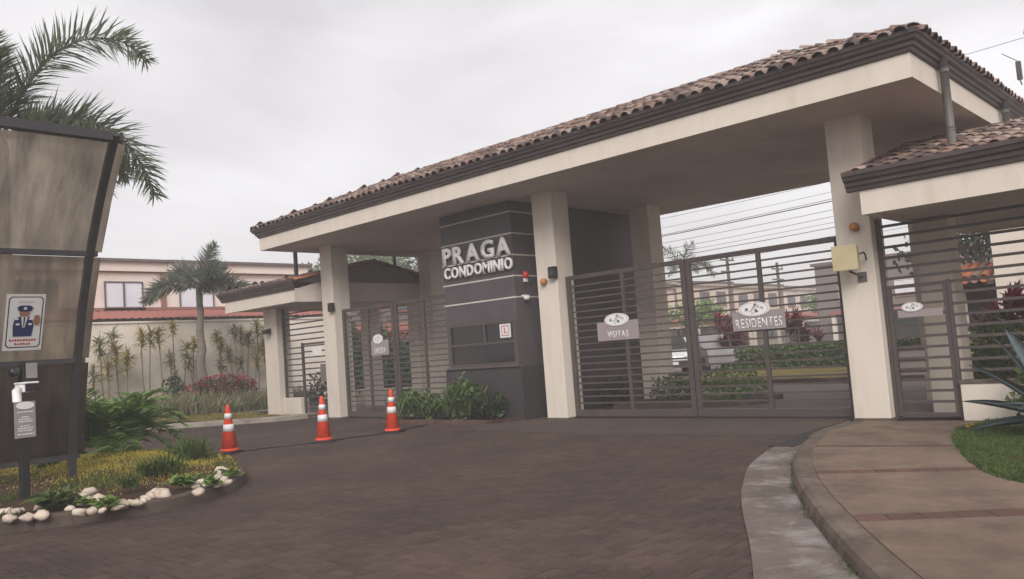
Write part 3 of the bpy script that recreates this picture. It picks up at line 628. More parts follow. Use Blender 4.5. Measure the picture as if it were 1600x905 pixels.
def gate_leaf(name, label, x0, x1, y, zt, sign=None, mid=True, lock=0):
    t = thing(name, label, 'gate', ((x0 + x1) / 2, y, 0), 'slatted vehicle gate leaves')
    for x in (x0, x1 - 0.09): q = MB(); q.box(x, x + 0.09, y - 0.03, y + 0.03, 0.05, zt); bevel(q.build('stile', 'gate_metal', t), 0.006)
    q = MB(); q.box(x0 + .0901, x1 - .0901, y - 0.03, y + 0.03, zt - 0.08, zt); q.build('top_rail', 'gate_metal', t)
    q = MB(); q.box(x0 + .0901, x1 - .0901, y - 0.03, y + 0.03, 0.05, 0.17); q.build('bottom_rail', 'gate_metal', t)
    xm = (x0 + x1) / 2
    q = MB(); q.box(xm - 0.035, xm + 0.035, y - 0.024, y + 0.024, 0.17, zt - 0.08); q.build('mullion', 'gate_metal', t)
    n = 19; st = (zt - 0.25) / (n + 1)
    for k in range(n):
        z = 0.17 + st * (k + 1)
        q = MB(); q.box(x0 + .09, x1 - .09, y - 0.014, y + 0.014, z - 0.014, z + 0.014); q.build('slat', 'gate_metal', t)
    if sign:
        sx0, sx1, sz0, sz1, txt, th = sign; yy = y - 0.045
        q = MB(); q.box(sx0, sx1, yy, yy + 0.012, sz0, sz1); pl = q.build('sign_plate', 'sign_plate', t); pl['label'] = 'mauve sign plate reading %s under a white oval emblem' % txt
        cx = (sx0 + sx1) / 2; wd = (sx1 - sx0)
        joined_text('lettering', txt, wd * (0.5 if txt == 'VISITAS' else 0.62 if txt == 'SALIDA' else 0.88), th, 0.004, 'white_paint', pl, (cx - wd * (0.25 if txt == 'VISITAS' else 0.31 if txt == 'SALIDA' else 0.44) - world_loc(pl).x if False else cx - wd * (0.25 if txt == 'VISITAS' else 0.31 if txt == 'SALIDA' else 0.44), yy, sz0 + (sz1 - sz0) * 0.12), 0.004)
        logo(pl, cx - (0.05 if txt != 'VISITAS' else 0.0), yy, sz1 + 0.03, 0.27 if txt != 'SALIDA' else 0.19, 0.115)
    return t
GY = 0.24
gate_leaf('vehicle_gate', 'slatted gate leaf with the VISITAS sign next to the booth column', XB + CW + 0.03, -3.345, GY, 2.70, (-5.27, -4.36, 1.42, 1.76, 'VISITAS', 0.125))
gate_leaf('vehicle_gate', 'slatted gate leaf with the RESIDENTES sign next to the right column', -3.325, XC - 0.03, GY, 2.70, (-2.53, -1.64, 1.41, 1.71, 'RESIDENTES', 0.15))
gate_leaf('vehicle_gate', 'slatted gate leaf with the SALIDA sign beside the left column', XA + CW + 0.03, -11.23, GY, 2.72, (-12.13, -11.46, 1.50, 1.86, 'SALIDA', 0.14))
gate_leaf('vehicle_gate', 'slatted gate leaf without a sign between SALIDA gate and booth', -11.20, BX0 - 0.02, GY, 2.72)
for lab, x, y in (('black gate motor box high on the left portico column', XA + CW - 0.06, -0.02), ('black gate motor box high on the column right of the booth', XB + CW - 0.07, -0.02)):
    t = thing('sensor_box', lab, 'sensor', (x, y, 2.68), 'gate sensor boxes')
    q = MB(); q.box(-0.06, 0.11, -0.09, 0.017, 0, 0.22); bevel(q.build('housing', 'black', t, False, Z3), 0.015)
    q = MB(); q.box(-0.03, 0.08, -0.096, -0.09, 0.05, 0.16); q.build('lens', 'dark_glass', t, False, Z3)

# ------------------------------------------------------------------ pedestrian shelters on both sides
def shelter(name, label, x0, x1, zf0, zf1, zr, gable_x, cx, ncol, open_hip=None):
    t = thing(name, label, 'shelter', (cx, 1.8, 0))
    y0, y1 = -0.68, 4.3; ym = 1.81
    q = MB(); q.box(x0, x1, y0, y0 + 0.12, zf0, zf1); q.build('fascia', 'stucco', t)
    q = MB(); q.box(x0, x1, y1 - 0.12, y1, zf0, zf1); q.build('fascia', 'stucco', t)
    q = MB(); q.box(x0 + 0.01, x1 - 0.01, y0 + 0.121, y1 - 0.121, zf0 + 0.03, zf0 + 0.1); q.build('soffit', 'soffit', t)
    gutter_run('gutter', x0 - 0.16, x1 + 0.02, y0, zf1 - 0.04, t, 0.8)
    ze = zf1 + 0.16; sl = (zr - ze) / (ym - y0 + 0.08)
    # gable end walls
    for gx in gable_x:
        q = MB(); q.add([(gx - .06, y0 + .121, zf0), (gx - .06, y1 - .121, zf0), (gx - .06, y1 - .121, zf1), (gx - .06, ym, zr - 0.05), (gx - .06, y0 + .121, zf1),
                         (gx + .06, y0 + .121, zf0), (gx + .06, y1 - .121, zf0), (gx + .06, y1 - .121, zf1), (gx + .06, ym, zr - 0.05), (gx + .06, y0 + .121, zf1)],
                        [(0, 1, 2, 3, 4), (9, 8, 7, 6, 5), (0, 5, 6, 1), (1, 6, 7, 2), (2, 7, 8, 3), (3, 8, 9, 4), (4, 9, 5, 0)]); q.build('gable', 'soffit', t)
    hip = open_hip or 0.0; rxa, rxb = x0 - 0.08, x1 + 0.06; ya, yb = y0 - 0.08, y1 + 0.08
    V = [(rxa, ya, ze), (rxb, ya, ze), (rxb, yb, ze), (rxa, yb, ze), (rxa + hip, ym, zr), (rxb, ym, zr)]
    r = MB(); r.add(V, [(0, 1, 5, 4), (2, 3, 4, 5), (3, 0, 4), (1, 2, 5), (3, 2, 1, 0)]); r = r.build('roof', 'roof_dark', t)
    hy = math.hypot(1, sl); ln = (ym - ya) * hy; Wd = rxb - rxa
    ok = (lambda u, v: v / hy / (ym - ya) * hip < u + 0.05)
    tile_slope(r, (rxa, ya - 0.05, ze - 0.015), (1, 0, 0), (0, 1, sl), Wd, ln, ok, 150)
    tile_slope(r, (rxb, yb + 0.05, ze - 0.015), (-1, 0, 0), (0, -1, sl), Wd, ln, lambda u, v: v / hy / (ym - ya) * hip < (Wd - u) + 0.05, 0)
    if hip: tile_slope(r, (rxa - 0.05, yb, ze - 0.015), (0, -1, 0), (1, 0, (zr - ze) / hip), yb - ya, math.hypot(hip, zr - ze), lambda u, v: v / 1.03 / hip * (ym - ya) < min(u, yb - ya - u), 0)
    ridge_caps(r, (rxa + hip, ym, zr + 0.03), (rxb, ym, zr + 0.03))
    for gx in gable_x:
        e = rxb if gx > (x0 + x1) / 2 else rxa
        for ys in (ya, yb): ridge_caps(r, (e, ys, ze + 0.02), (e, ym, zr + 0.02), 'orange_tile')
    if hip:
        for ys in (ya, yb): ridge_caps(r, (rxa, ys, ze + 0.02), (rxa + hip, ym, zr + 0.02))
    return t
shL = shelter('pedestrian_shelter', 'low tiled pedestrian shelter left of the SALIDA gate beside the garden', -17.55, -13.98, 3.0, 3.34, 4.06, (-14.04,), -15.8, 3, 1.3)
shR = shelter('pedestrian_shelter', 'low tiled pedestrian shelter right of the RESIDENTES gate', -0.02, 6.5, 2.83, 3.19, 4.08, (0.04, 6.44), 3, 3)
def part_box(t, name, m, *b, bv=0): 
    q = MB(); q.box(*b); o = q.build(name, m, t)
    if bv: bevel(o, bv)
    return o
part_box(shL, 'pillar', 'stucco', -16.72, -16.06, 0.0, 0.42, -0.03, 3.02, bv=0.01)
part_box(shL, 'low_wall', 'stucco', -16.055, -15.17, 0.08, 0.34, -0.03, 0.55, bv=0.01)
part_box(shL, 'pillar', 'stucco', -16.72, -16.3, 3.3, 3.72, -0.03, 3.02)
part_box(shL, 'pillar', 'stucco', -14.45, -14.03, 3.3, 3.72, -0.03, 3.02)
part_box(shR, 'column', 'stucco', 0.1, 0.56, 1.0, 1.46, -0.03, 2.85, bv=0.01)
part_box(shR, 'low_wall', 'stucco', 0.73, 6.4, 0.1, 0.34, -0.03, 0.49, bv=0.01)
part_box(shR, 'coping', 'kerb', 0.72, 6.42, 0.085, 0.355, 0.491, 0.53)
part_box(shR, 'column', 'stucco', 6.0, 6.45, 0.0, 0.45, -0.03, 2.85)
for y in (3.6,):
    part_box(shR, 'column', 'stucco', 5.9, 6.35, y, y + .45, -0.03, 2.85)
def slat_run(t, x0, x1, y, zlist, h=0.018):
    for z in zlist: part_box(t, 'slat', 'gate_metal', x0, x1, y - 0.012, y + 0.012, z - h, z + h)
def ped_gate(label, x0, x1, y, zt, plate):
    t = thing('pedestrian_gate', label, 'gate', ((x0 + x1) / 2, y, 0), 'slatted pedestrian gates')
    part_box(t, 'stile', 'gate_metal', x0, x0 + .055, y - .025, y + .025, 0.05, zt); part_box(t, 'stile', 'gate_metal', x1 - .055, x1, y - .025, y + .025, 0.05, zt)
    part_box(t, 'top_rail', 'gate_metal', x0 + .0551, x1 - .0551, y - .025, y + .025, zt - .05, zt); part_box(t, 'bottom_rail', 'gate_metal', x0 + .0551, x1 - .0551, y - .025, y + .025, .05, .1)
    slat_run(t, x0 + .055, x1 - .055, y, [0.1 + 0.15 * k for k in range(1, int((zt - .15) / .15) + 1)])
    part_box(t, 'lock_plate', 'grey_wall', *plate)
    return t
PY = 0.2
pg = ped_gate('narrow slatted pedestrian gate under the right shelter with small oval emblem', -0.10, 0.68, PY, 1.88, (-0.04, 0.30, PY + 0.02, PY + 0.035, 0.62, 1.02))
q = part_box(pg, 'sign_plate', 'sign_plate', 0.02, 0.6, PY - 0.03, PY - 0.02, 1.42, 1.52); logo(q, 0.22, PY - 0.03, 1.56, 0.14, 0.065)
pg2 = ped_gate('narrow slatted pedestrian gate between the left shelter low wall and portico column', -15.15, -13.86, PY, 1.98, (-14.3, -13.95, PY - 0.035, PY - 0.02, 0.95, 1.4))
part_box(pg2, 'sign_plate', 'white_paint', -14.62, -14.2, PY - 0.04, PY - 0.026, 1.63, 1.85)
f = thing('slat_fence', 'open slat screen above the right low wall and pedestrian gate', 'fence', (3, PY, 0), 'slat screens')
part_box(f, 'post', 'gate_metal', -0.155, -0.105, PY - 0.03, PY + 0.03, 0.02, 2.84); part_box(f, 'post', 'gate_metal', 0.685, 0.725, PY - 0.03, PY + 0.03, 0.02, 1.9)
part_box(f, 'post', 'gate_metal', 3.4, 3.46, PY - 0.03, PY + 0.03, 0.53, 2.84)
slat_run(f, -0.105, 6.0, PY, [1.98 + 0.15 * k for k in range(6)], 0.019); slat_run(f, 0.726, 6.0, PY, [0.66 + 0.15 * k for k in range(9)], 0.019)
f = thing('slat_fence', 'open slat screen beside the left shelter pillar and above its gate', 'fence', (-15, PY, 0), 'slat screens')
part_box(f, 'post', 'gate_metal', -16.05, -15.99, PY - 0.03, PY + 0.03, 0.55, 2.98); part_box(f, 'post', 'gate_metal', -15.165, -15.155, PY - 0.03, PY + 0.03, 0.56, 2.0)
slat_run(f, -15.989, -13.83, PY, [2.08 + 0.15 * k for k in range(6)]); slat_run(f, -15.989, -15.166, PY, [0.68 + 0.15 * k for k in range(9)])

# lamps and boxes on the columns
for lab, x, z in (('round amber warning beacon on the column right of the booth', XB + 0.2, 2.64), ('round amber warning beacon on the right portico column', XC + 0.29, 2.76)):
    t = thing('amber_beacon', lab, 'beacon', (x, 0, z), 'amber beacons')
    q = MB(); q.lathe([(0.045, 0.0), (0.062, -0.01), (0.062, -0.025)], 18, (0, 0, 0), 'y'); q.build('base', 'black', t, False, Z3)
    q = MB(); q.lathe([(0.06, -0.025), (0.066, -0.05), (0.058, -0.085), (0.035, -0.105), (0.0, -0.11)], 18, (0, 0, 0), 'y'); q.build('lens', 'amber', t, True, Z3)
t = thing('junction_box', 'tilted cream yellow box on a bracket in front of the right column', 'box', (-0.46, -0.02, 2.3), None, 0.12)
q = MB(); q.box(-0.17, 0.15, -0.34, -0.18, -0.155, 0.18); bevel(q.build('housing', 'box_cream', t, False, Z3), 0.015)
q = MB(); q.box(-0.18, 0.16, -0.355, -0.341, -0.165, 0.19); bevel(q.build('cover', 'box_cream', t, False, Z3), 0.006)
q = MB(); q.tube([(0.0, -0.2, -0.17), (0.1, -0.12, -0.24), (0.12, 0.0, -0.26)], 0.018, 8); q.box(0.06, 0.18, -0.012, 0.02, -0.33, -0.19); q.build('bracket', 'pipe', t, False, Z3)
q = MB(); q.tube([(0.17, -0.26, 0.05), (0.215, -0.22, 0.07), (0.225, -0.16, 0.03), (0.2, -0.05, -0.02), (0.2, 0.0, 0.0)], 0.012, 8); q.build('hook_cable', 'black', t, False, Z3)
t = thing('alarm_strobe', 'red alarm strobe with white base on the booth side wall', 'alarm', (BX1, 0.25, 2.78), None)
q = MB(); q.box(0, 0.05, -0.05, 0.05, -0.06, 0.02); bevel(q.build('base', 'white_paint', t, False, Z3), 0.008)
q = MB(); q.lathe([(0.055, 0.02), (0.06, 0.05), (0.058, 0.12), (0.04, 0.155), (0.0, 0.16)], 16, (0.03, 0, 0)); q.build('lens', 'red_plastic', t, True, Z3)
q = MB(); q.tube([(0.02, 0, -0.06), (0.015, -0.02, -0.16), (0.01, 0.0, -0.22)], 0.008, 6); q.build('cable', 'black', t, False, Z3)
t = thing('security_camera', 'small white dome camera below the red strobe on booth side', 'camera', (BX1, 0.2, 2.42), None)
q = MB(); q.box(0, 0.07, -0.09, 0.09, 0.0, 0.04); bevel(q.build('mount', 'white_paint', t, False, Z3), 0.01)
q = MB(); q.lathe([(0.07, 0.0), (0.068, -0.03), (0.05, -0.06), (0.0, -0.075)], 16, (0.06, 0, 0)); q.build('dome', 'white_paint', t, True, Z3)
t = thing('wall_lamp', 'small black wall lamp on the left shelter pillar', 'lamp', (-16.4, 0.0, 2.42), None)
q = MB(); q.box(-0.05, 0.05, -0.06, 0, -0.06, 0.06); q.box(-0.11, 0.11, -0.2, -0.061, -0.09, 0.03); bevel(q.build('housing', 'black', t, False, Z3), 0.01)
q = MB(); q.box(-0.09, 0.09, -0.18, -0.08, -0.096, -0.0901); q.build('lens', 'poster_white', t, False, Z3)

# ------------------------------------------------------------------ cones and the cord between them
def cone(label, x, y, rz, tilt):
    t = thing('traffic_cone', label, 'cone', (x, y, 0.006), 'traffic cones in the exit lane', rz)
    t.rotation_euler = (tilt, tilt * 0.6, rz)
    q = MB(); b = 0.185; P = [(b * math.copysign(1, sx) - (0.04 * math.copysign(1, sx) if k else 0), b * math.copysign(1, sy) - (0 if k else 0.04 * math.copysign(1, sy))) for sx, sy, kk in ((-1, -1, 0), (1, -1, 1), (1, 1, 0), (-1, 1, 1)) for k in ((1, 0) if kk else (0, 1))]
    q.prism(P, 0, 0.035); q.build('base', 'black', t, False, Z3)
    H = 0.80; rr = lambda z: 0.142 + (0.03 - 0.142) * (z - 0.035) / (H - 0.035)
    def band(name, m, z0, z1, o, extra=()):
        q = MB(); q.lathe([(rr(z0) + o, z0), (rr(z1) + o, z1)] + list(extra), 26); q.build(name, m, t, True, Z3)
    band('body', 'cone_orange', 0.035, 0.76, 0, [(0.034, 0.775), (0.028, H), (0.012, H + 0.004)])
    band('reflective_band', 'cone_white', 0.36, 0.48, 0.003); band('reflective_band', 'cone_white', 0.57, 0.66, 0.003)
    q = MB(); q.lathe([(0.155, 0.034), (0.15, 0.06), (0.137, 0.075)], 26); q.build('foot', 'cone_orange', t, True, Z3)
CN = [(-9.21, -5.07), (-8.64, -3.58), (-8.47, -2.17)]
cone('orange traffic cone nearest to the grass island', *CN[0], 0.3, 0.01)
cone('middle of three orange traffic cones in the exit lane', *CN[1], 0.9, -0.015)
cone('orange traffic cone closest to the booth planting', *CN[2], 0.5, 0.012)
t = thing('ground_cord', 'thin dark cord lying on the paving from cone to cone', 'cord', (-8.8, -3.6, 0))
for (a_, b_) in ((CN[0], CN[1]), (CN[1], CN[2]), (CN[2], (-8.9, -0.9))):
    q = MB(); q.tube([(a_[0] + (b_[0] - a_[0]) * k / 8 + 0.04 * math.sin(k * 1.3), a_[1] + (b_[1] - a_[1]) * k / 8 + 0.03 * math.sin(k * 2.1), 0.012) for k in range(9)], 0.012, 6); q.build('cord_length', 'black', t)

# ------------------------------------------------------------------ curved polycarbonate screen on the left island
def cxz(z):
    P = [(0, -7.31), (0.45, -7.26), (1.0, -7.14), (1.65, -6.97), (2.3, -6.73), (2.9, -6.44), (3.5, -6.06), (4.13, -5.57), (4.4, -5.3)]
    for (a0, b0), (a1, b1) in zip(P[:-1], P[1:]):
        if z <= a1: return b0 + (b1 - b0) * (z - a0) / (a1 - a0)
    return P[-1][1]
scr = thing('curved_screen', 'tall curved polycarbonate screen with dark frame on the left island', 'screen', (-7.31, -8.18, 0))
YE = -13.2
for y in (-8.18, -10.6, -13.0):
    q = MB(); zz = [0.08 + 4.06 * k / 22 for k in range(23)]
    for z0, z1 in zip(zz[:-1], zz[1:]):
        a0, a1 = cxz(z0), cxz(z1)
        q.add([(a0 - .04, y - .04, z0), (a0 + .04, y - .04, z0), (a0 + .04, y + .04, z0), (a0 - .04, y + .04, z0), (a1 - .04, y - .04, z1), (a1 + .04, y - .04, z1), (a1 + .04, y + .04, z1), (a1 - .04, y + .04, z1)],
              [(0, 1, 5, 4), (1, 2, 6, 5), (2, 3, 7, 6), (3, 0, 4, 7)])
    q.build('post', 'frame_dark', scr, smooth=False)
for z, r_ in ((0.45, 0.03), (1.64, 0.03), (2.9, 0.03), (4.13, 0.05)):
    q = MB(); q.box(cxz(z) - r_, cxz(z) + r_ + 0.012, YE, -8.222, z - r_, z + r_); q.box(cxz(z) - r_, cxz(z) + r_ + .012, -8.138, -8.1, z - r_, z + r_); q.build('rail', 'frame_dark', scr)
for z0, z1, m_ in ((0.48, 1.61, 'darkened_panel'), (1.67, 2.87, 'polycarbonate'), (2.93, 4.08, 'polycarbonate')):
    q = MB(); n = 14
    q.v = [(cxz(z0 + (z1 - z0) * k / n) - 0.05, y, z0 + (z1 - z0) * k / n) for y in (YE, -8.03) for k in range(n + 1)]
    q.f = [(k, k + 1, n + 2 + k, n + 1 + k) for k in range(n)]; q.m = [0] * n
    o = q.build('panel', m_, scr, smooth=True)
    sm = o.modifiers.new('s', 'SOLIDIFY'); sm.thickness = 0.006; sm.offset = 0
# guard poster on the screen
pm = 0.5 * (cxz(1.8) + cxz(2.46)); ang = math.atan2(cxz(2.46) - cxz(1.8), 0.66)
po = thing('guard_poster', 'white poster with a blue uniformed guard raising a hand on the screen', 'poster', (pm - 0.01, -8.81, 2.12)); po.rotation_euler = (0, ang, 0)
def flat(P, m, name, lv, parent=po):
    q = MB(); n = len(P); x0 = 0.012 + 0.003 * lv
    q.add([(x0, a_, b_) for a_, b_ in P] + [(x0 + 0.002, a_, b_) for a_, b_ in P], [tuple(range(n, 2 * n)), tuple(range(n - 1, -1, -1))] + [(k, (k + 1) % n, n + (k + 1) % n, n + k) for k in range(n)])
    return q.build(name, m, parent, False, Z3)
def rect(a0, a1, b0, b1): return [(a0, b0), (a1, b0), (a1, b1), (a0, b1)]
def rrect(a0, a1, b0, b1, r): return [(a0 + r, b0), (a1 - r, b0), (a1, b0 + r), (a1, b1 - r), (a1 - r, b1), (a0 + r, b1), (a0, b1 - r), (a0, b0 + r)]
def ell(cx, cz, a, b, n=16): return [(cx + a * math.cos(6.2832 * k / n), cz + b * math.sin(6.2832 * k / n)) for k in range(n)]
flat(rect(-.205, .205, -.345, .345), 'poster_white', 'sheet', 0); flat(rrect(-.18, .185, -.31, .315, .03), 'black', 'border', 1); flat(rrect(-.168, .173, -.298, .303, .025), 'poster_white', 'field', 2)
flat([(-.11, -.17), (.085, -.17), (.10, -.04), (.075, .05), (.03, .075), (-.05, .075), (-.105, .05), (-.12, -.04)], 'poster_navy', 'jacket', 3)
flat([(-.02, -.06), (.005, -.06), (.03, .075), (-.04, .075)], 'poster_white', 'shirt', 4); flat([(-.012, -.05), (-.002, -.05), (.002, .07), (-.014, .07)], 'black', 'tie', 5)
flat(ell(-.006, .115, .055, .05), 'poster_skin', 'face', 4); flat([(-.07, .14), (.058, .14), (.078, .185), (.045, .21), (-.055, .21), (-.09, .185)], 'poster_navy', 'cap', 5); flat(ell(-.006, .175, .018, .016), 'poster_white', 'cap_badge', 6)
flat(ell(.125, .02, .035, .055), 'poster_skin', 'raised_hand', 5)
for k in range(4): flat(rect(.095 + .016 * k, .107 + .016 * k, .06, .085 + .01 * (k in (1, 2))), 'poster_skin', 'finger', 5)
for x_, z_ in ((-.085, .045), (.062, .045), (-.07, -.02), (.06, -.02)): flat(rect(x_ - .018, x_ + .018, z_ - .01, z_ + .01), 'white_paint', 'insignia', 4)
for z_, n_ in ((-.215, 10), (-.262, 6)):
    for k in range(n_): flat(rect(-.0145 * n_ + .029 * k, -.0145 * n_ + .029 * k + .02, z_ - .012, z_ + .012 - .006 * (k % 3 == 1)), 'poster_red', 'print', 3)
for k in range(7): flat(rect(-.08 + .024 * k, -.08 + .024 * k + .016, .245, .262), 'text_grey', 'print', 3)
# intercom post
ip = thing('intercom_post', 'black intercom post among the white stones in front of the screen', 'post', (-6.37, -8.97, 0.1), None, 0.25)
q = MB(); q.box(-.035, .035, -.045, .045, 0.0, 1.1); bevel(q.build('post', 'black', ip, False, Z3), .006)
q = MB(); q.box(-.09, .09, -.09, .09, -.02, .02); q.build('foot_plate', 'black', ip, False, Z3)
q = MB(); q.box(.037, .05, -.115, .115, .70, 1.10); pl = q.build('sign_plate', 'plate_grey', ip, False, Z3); pl['label'] = 'grey instruction plate with white oval and pale lines of print'
q = MB(); n = 20; q.add([(0.051 + d_, .10 * math.cos(6.2832 * k / n), 1.055 + .042 * math.sin(6.2832 * k / n)) for d_ in (0, .004) for k in range(n)], [tuple(range(n, 2 * n))] + [(k, (k + 1) % n, n + (k + 1) % n, n + k) for k in range(n)]); q.build('emblem', 'white_paint', pl, False, Z3)
q = MB()
for z_, a_, b_ in ((.985, -.09, .09), (.93, -.04, .04), (.905, -.07, .06), (.88, -.075, .08), (.83, -.06, .05), (.805, -.085, .085), (.78, -.08, .07), (.74, -.09, .09)):
    x_ = a_
    while x_ < b_: l_ = rnd.uniform(.012, .03); q.box(.0501, .0515, x_, min(b_, x_ + l_), z_ - .006, z_ + .006); x_ += l_ + .008
stuff(q.build('print', 'white_paint', pl, False, Z3))
ic = thing('security_camera', 'white bullet camera on top of the intercom post', 'camera', (-6.36, -8.97, 1.2), None, 0.25)
q = MB(); q.tube([(0, -.06, 0), (.0, -.06, .12), (.02, -.03, .16)], [.045, .05, .04], 12); q.build('arm', 'white_paint', ic, True, Z3)
q = MB(); q.box(-.1, .13, -.04, .12, .19, .215); q.box(-.1, .09, -.03, .11, .10, .1899); bevel(q.build('hood', 'white_paint', ic, False, Z3), .012)
q = MB(); q.box(.0901, .105, -.02, .10, .105, .185); q.build('lens', 'dark_glass', ic, False, Z3)
rdq = thing('card_reader', 'black card reader with pale screen and round lens above the camera', 'reader', (-6.36, -8.95, 1.43), None, 0.25)
q = MB(); q.box(-.05, .05, -.04, .13, 0, .22); bevel(q.build('housing', 'black', rdq, False, Z3), .01)
q = MB(); q.box(.0501, .056, -.005, .12, .025, .195); q.build('screen', 'plate_grey', rdq, False, Z3)
q = MB(); q.lathe([(.055, -.02), (.06, .03), (.05, .05), (0, .052)], 16, (0, -.105, .10), 'x'); q.build('lens', 'dark_glass', rdq, True, Z3)
q = MB(); q.tube([(-.05, -.02, -.1), (-.05, -.02, .1)], .02, 8); q.build('bracket', 'black', rdq, False, Z3)

# ------------------------------------------------------------------ planting helpers
def rdir(r, zlo=-1.0):
    while True:
        v = Vector((r.uniform(-1, 1), r.uniform(-1, 1), r.uniform(zlo, 1)))
        if 0.1 < v.length < 1: return v.normalized()
def leafcloud(mb, c, rad, n, size, r, fill=0.45, aspect=0.55, lump=0.35):
    c = Vector(c); k = 0; sd = r.uniform(0, 99)
    while k < n:
        d = rdir(r); q = 1 - (1 - fill) * r.random() ** 1.5 * r.random() ** 0.3 if r.random() < 0.8 else r.random() ** 0.5
        q *= 1 + lump * mnoise.noise(d * 2.1 + Vector((sd, 0, 0)))
        p = c + Vector((d.x * rad[0], d.y * rad[1], d.z * rad[2])) * q
        if p.z < 0.02: continue
        o = (d * 0.6 + rdir(r)).normalized(); s_ = size * r.uniform(0.6, 1.3); a_ = o.cross(rdir(r)).normalized()
        f_ = o.cross(a_).normalized()
        mb.add([p - a_ * s_ * 0.5, p + f_ * s_ * aspect * 0.5, p + a_ * s_ * 0.5 - o * s_ * 0.12, p - f_ * s_ * aspect * 0.5], [(0, 1, 2, 3)]); k += 1
def shrub(name, label, cat, c, rad, n, size, m, group=None, seed=1, flowers=None, fill=0.45):
    r = random.Random(seed); t = thing(name, label, cat, (c[0], c[1], 0), group)
    q = MB(); leafcloud(q, c, rad, n, size, r, fill); q.build('foliage', m, t)
    q = MB(); zb = 0.0
    for k in range(5): q.tube([(c[0] + r.uniform(-.06, .06), c[1] + r.uniform(-.06, .06), zb), (c[0] + r.uniform(-.6, .6) * rad[0], c[1] + r.uniform(-.6, .6) * rad[1], c[2] + rad[2] * 0.3)], [0.02, 0.008], 5)
    q.build('stems', 'stem', t)
    if flowers:
        q = MB(); leafcloud(q, (c[0], c[1], c[2] + rad[2] * 0.25), (rad[0] * 1.02, rad[1] * 1.02, rad[2] * 0.85), flowers, size * 0.8, r, 0.9); q.build('blossom', 'flower', t)
    return t
def frond(parent, base, d0, L, droop, r, leaf, width, m, plume=True, nl=130, up=None):
    p = Vector(base); d = Vector(d0).normalized(); n = 14; st = L / n; pts = [p.copy()]; ds = [d.copy()]
    for k in range(n):
        p = p + d * st; d = (d + Vector((0, 0, -droop * (0.4 + 1.2 * k / n) / n * 2))).normalized(); pts.append(p.copy()); ds.append(d.copy())
    q = MB(); q.tube(pts, [0.028 * (1 - 0.85 * k / n) * (L / 2.5) for k in range(n + 1)], 5)
    for k in range(nl):
        t = 0.12 + 0.88 * (k + r.random()) / nl; i = min(n - 1, int(t * n)); f_ = t * n - i; b = pts[i].lerp(pts[i + 1], f_); dd = ds[i]
        s_ = dd.cross(Vector((0, 0, 1)));
        if s_.length < 1e-3: s_ = Vector((1, 0, 0))
        s_.normalize(); nn = s_.cross(dd)
        th = r.uniform(0, 6.283) if plume else (r.choice((0.25, 2.9)) + r.uniform(-.25, .25))
        o = s_ * math.cos(th) + nn * math.sin(th)
        ll = leaf * (0.45 + 0.75 * math.sin(math.pi * min(1, 0.12 + t * 0.88))) * r.uniform(0.8, 1.15)
        q.blade(b, o * 0.9 + dd * 0.65, ll, width, 0.35, 2, r.uniform(-.8, .8))
    return q.build('frond', m, parent)
def palm(name, label, base, top, rt_, fr, m, group, seed, leaf, width, nl):
    r = random.Random(seed); t = thing(name, label, 'palm', base, group); b, tp = Vector(base), Vector(top)
    q = MB(); n = 12; q.tube([b.lerp(tp, k / n) + Vector((0.03 * math.sin(k * 2.1), 0.03 * math.cos(k * 1.7), 0)) * (0 < k < n) for k in range(n + 1)], [rt_ * (1.45 - 0.85 * (k / n) ** .7 + (0.04 if k % 2 else 0)) for k in range(n + 1)], 12); q.build('trunk', 'trunk', t, smooth=True)
    q = MB(); q.tube([tp - Vector((0, 0, .05)), tp + Vector((0, 0, .25)), tp + Vector((0, 0, .6))], [rt_ * .6, rt_ * .7, rt_ * .35], 10); q.build('crownshaft', 'palm_leaf', t, smooth=True)
    for d0, L, dr in fr: frond(t, tp + Vector((0, 0, .45)), d0, L, dr, r, leaf, width, m, True, nl)
    return t
def idir(rgt, upv, dep=0.0): return rt2 * rgt + up2 * upv + fw * dep
def at(u, v, d): return CAMP + (fw + rt2 * ((u - 800) / 1278) + up2 * ((452.5 - v) / 1278)) * d
def gpx(u, v, z=0.0):
    d = fw + rt2 * ((u - 800) / 1278) + up2 * ((452.5 - v) / 1278); return CAMP + d * ((z - CAMP.z) / d.z)

# palms ----------------------------------------------------------------------
pc = at(2, 205, 14)
rp_ = random.Random(5)
frs = [(idir(0.30, 0.95, 0.1), 3.5, 1.5), (idir(0.85, 0.45, 0.0), 3.4, 1.45), (idir(0.75, 0.15, -0.25), 2.7, 0.95), (idir(0.6, 0.35, 0.1), 2.4, 1.3), (idir(-0.35, 0.9, 0.3), 2.9, 0.9), (idir(-0.9, 0.5, 0), 2.8, 1.0), (idir(0.1, 0.55, 0.9), 2.8, 1.1), (idir(0.1, 0.6, -0.8), 2.6, 1.0), (idir(0.05, 0.95, -0.2), 1.7, 0.5), (idir(0.5, 0.3, 0.5), 2.3, 1.0), (idir(-0.7, 0.1, 0.5), 2.4, 0.8)]
palm('foxtail_palm', 'tall bushy palm rising behind the curved screen', (pc.x - .1, pc.y, 0.1), (pc.x, pc.y, pc.z - 0.6), 0.16, frs, 'palm_leaf', 'palms', 11, 0.58, 0.034, 400)
frs = [(idir(0.22, 1, 0), 1.5, 0.55), (idir(-0.85, 0.45, 0), 1.9, 1.2), (idir(0.85, 0.5, 0), 1.8, 1.0), (idir(-0.6, 0.8, 0.3), 1.5, 1.0), (idir(0.6, 0.35, 0.6), 1.6, 0.9), (idir(-0.9, 0.3, -0.3), 1.8, 0.9), (idir(0.9, 0.3, -0.2), 1.6, 0.9), (idir(0.1, 0.7, -0.8), 1.6, 1.0), (idir(-0.2, 0.6, 0.9), 1.6, 1.0), (idir(0.5, 0.8, -0.2), 1.3, 0.8)]
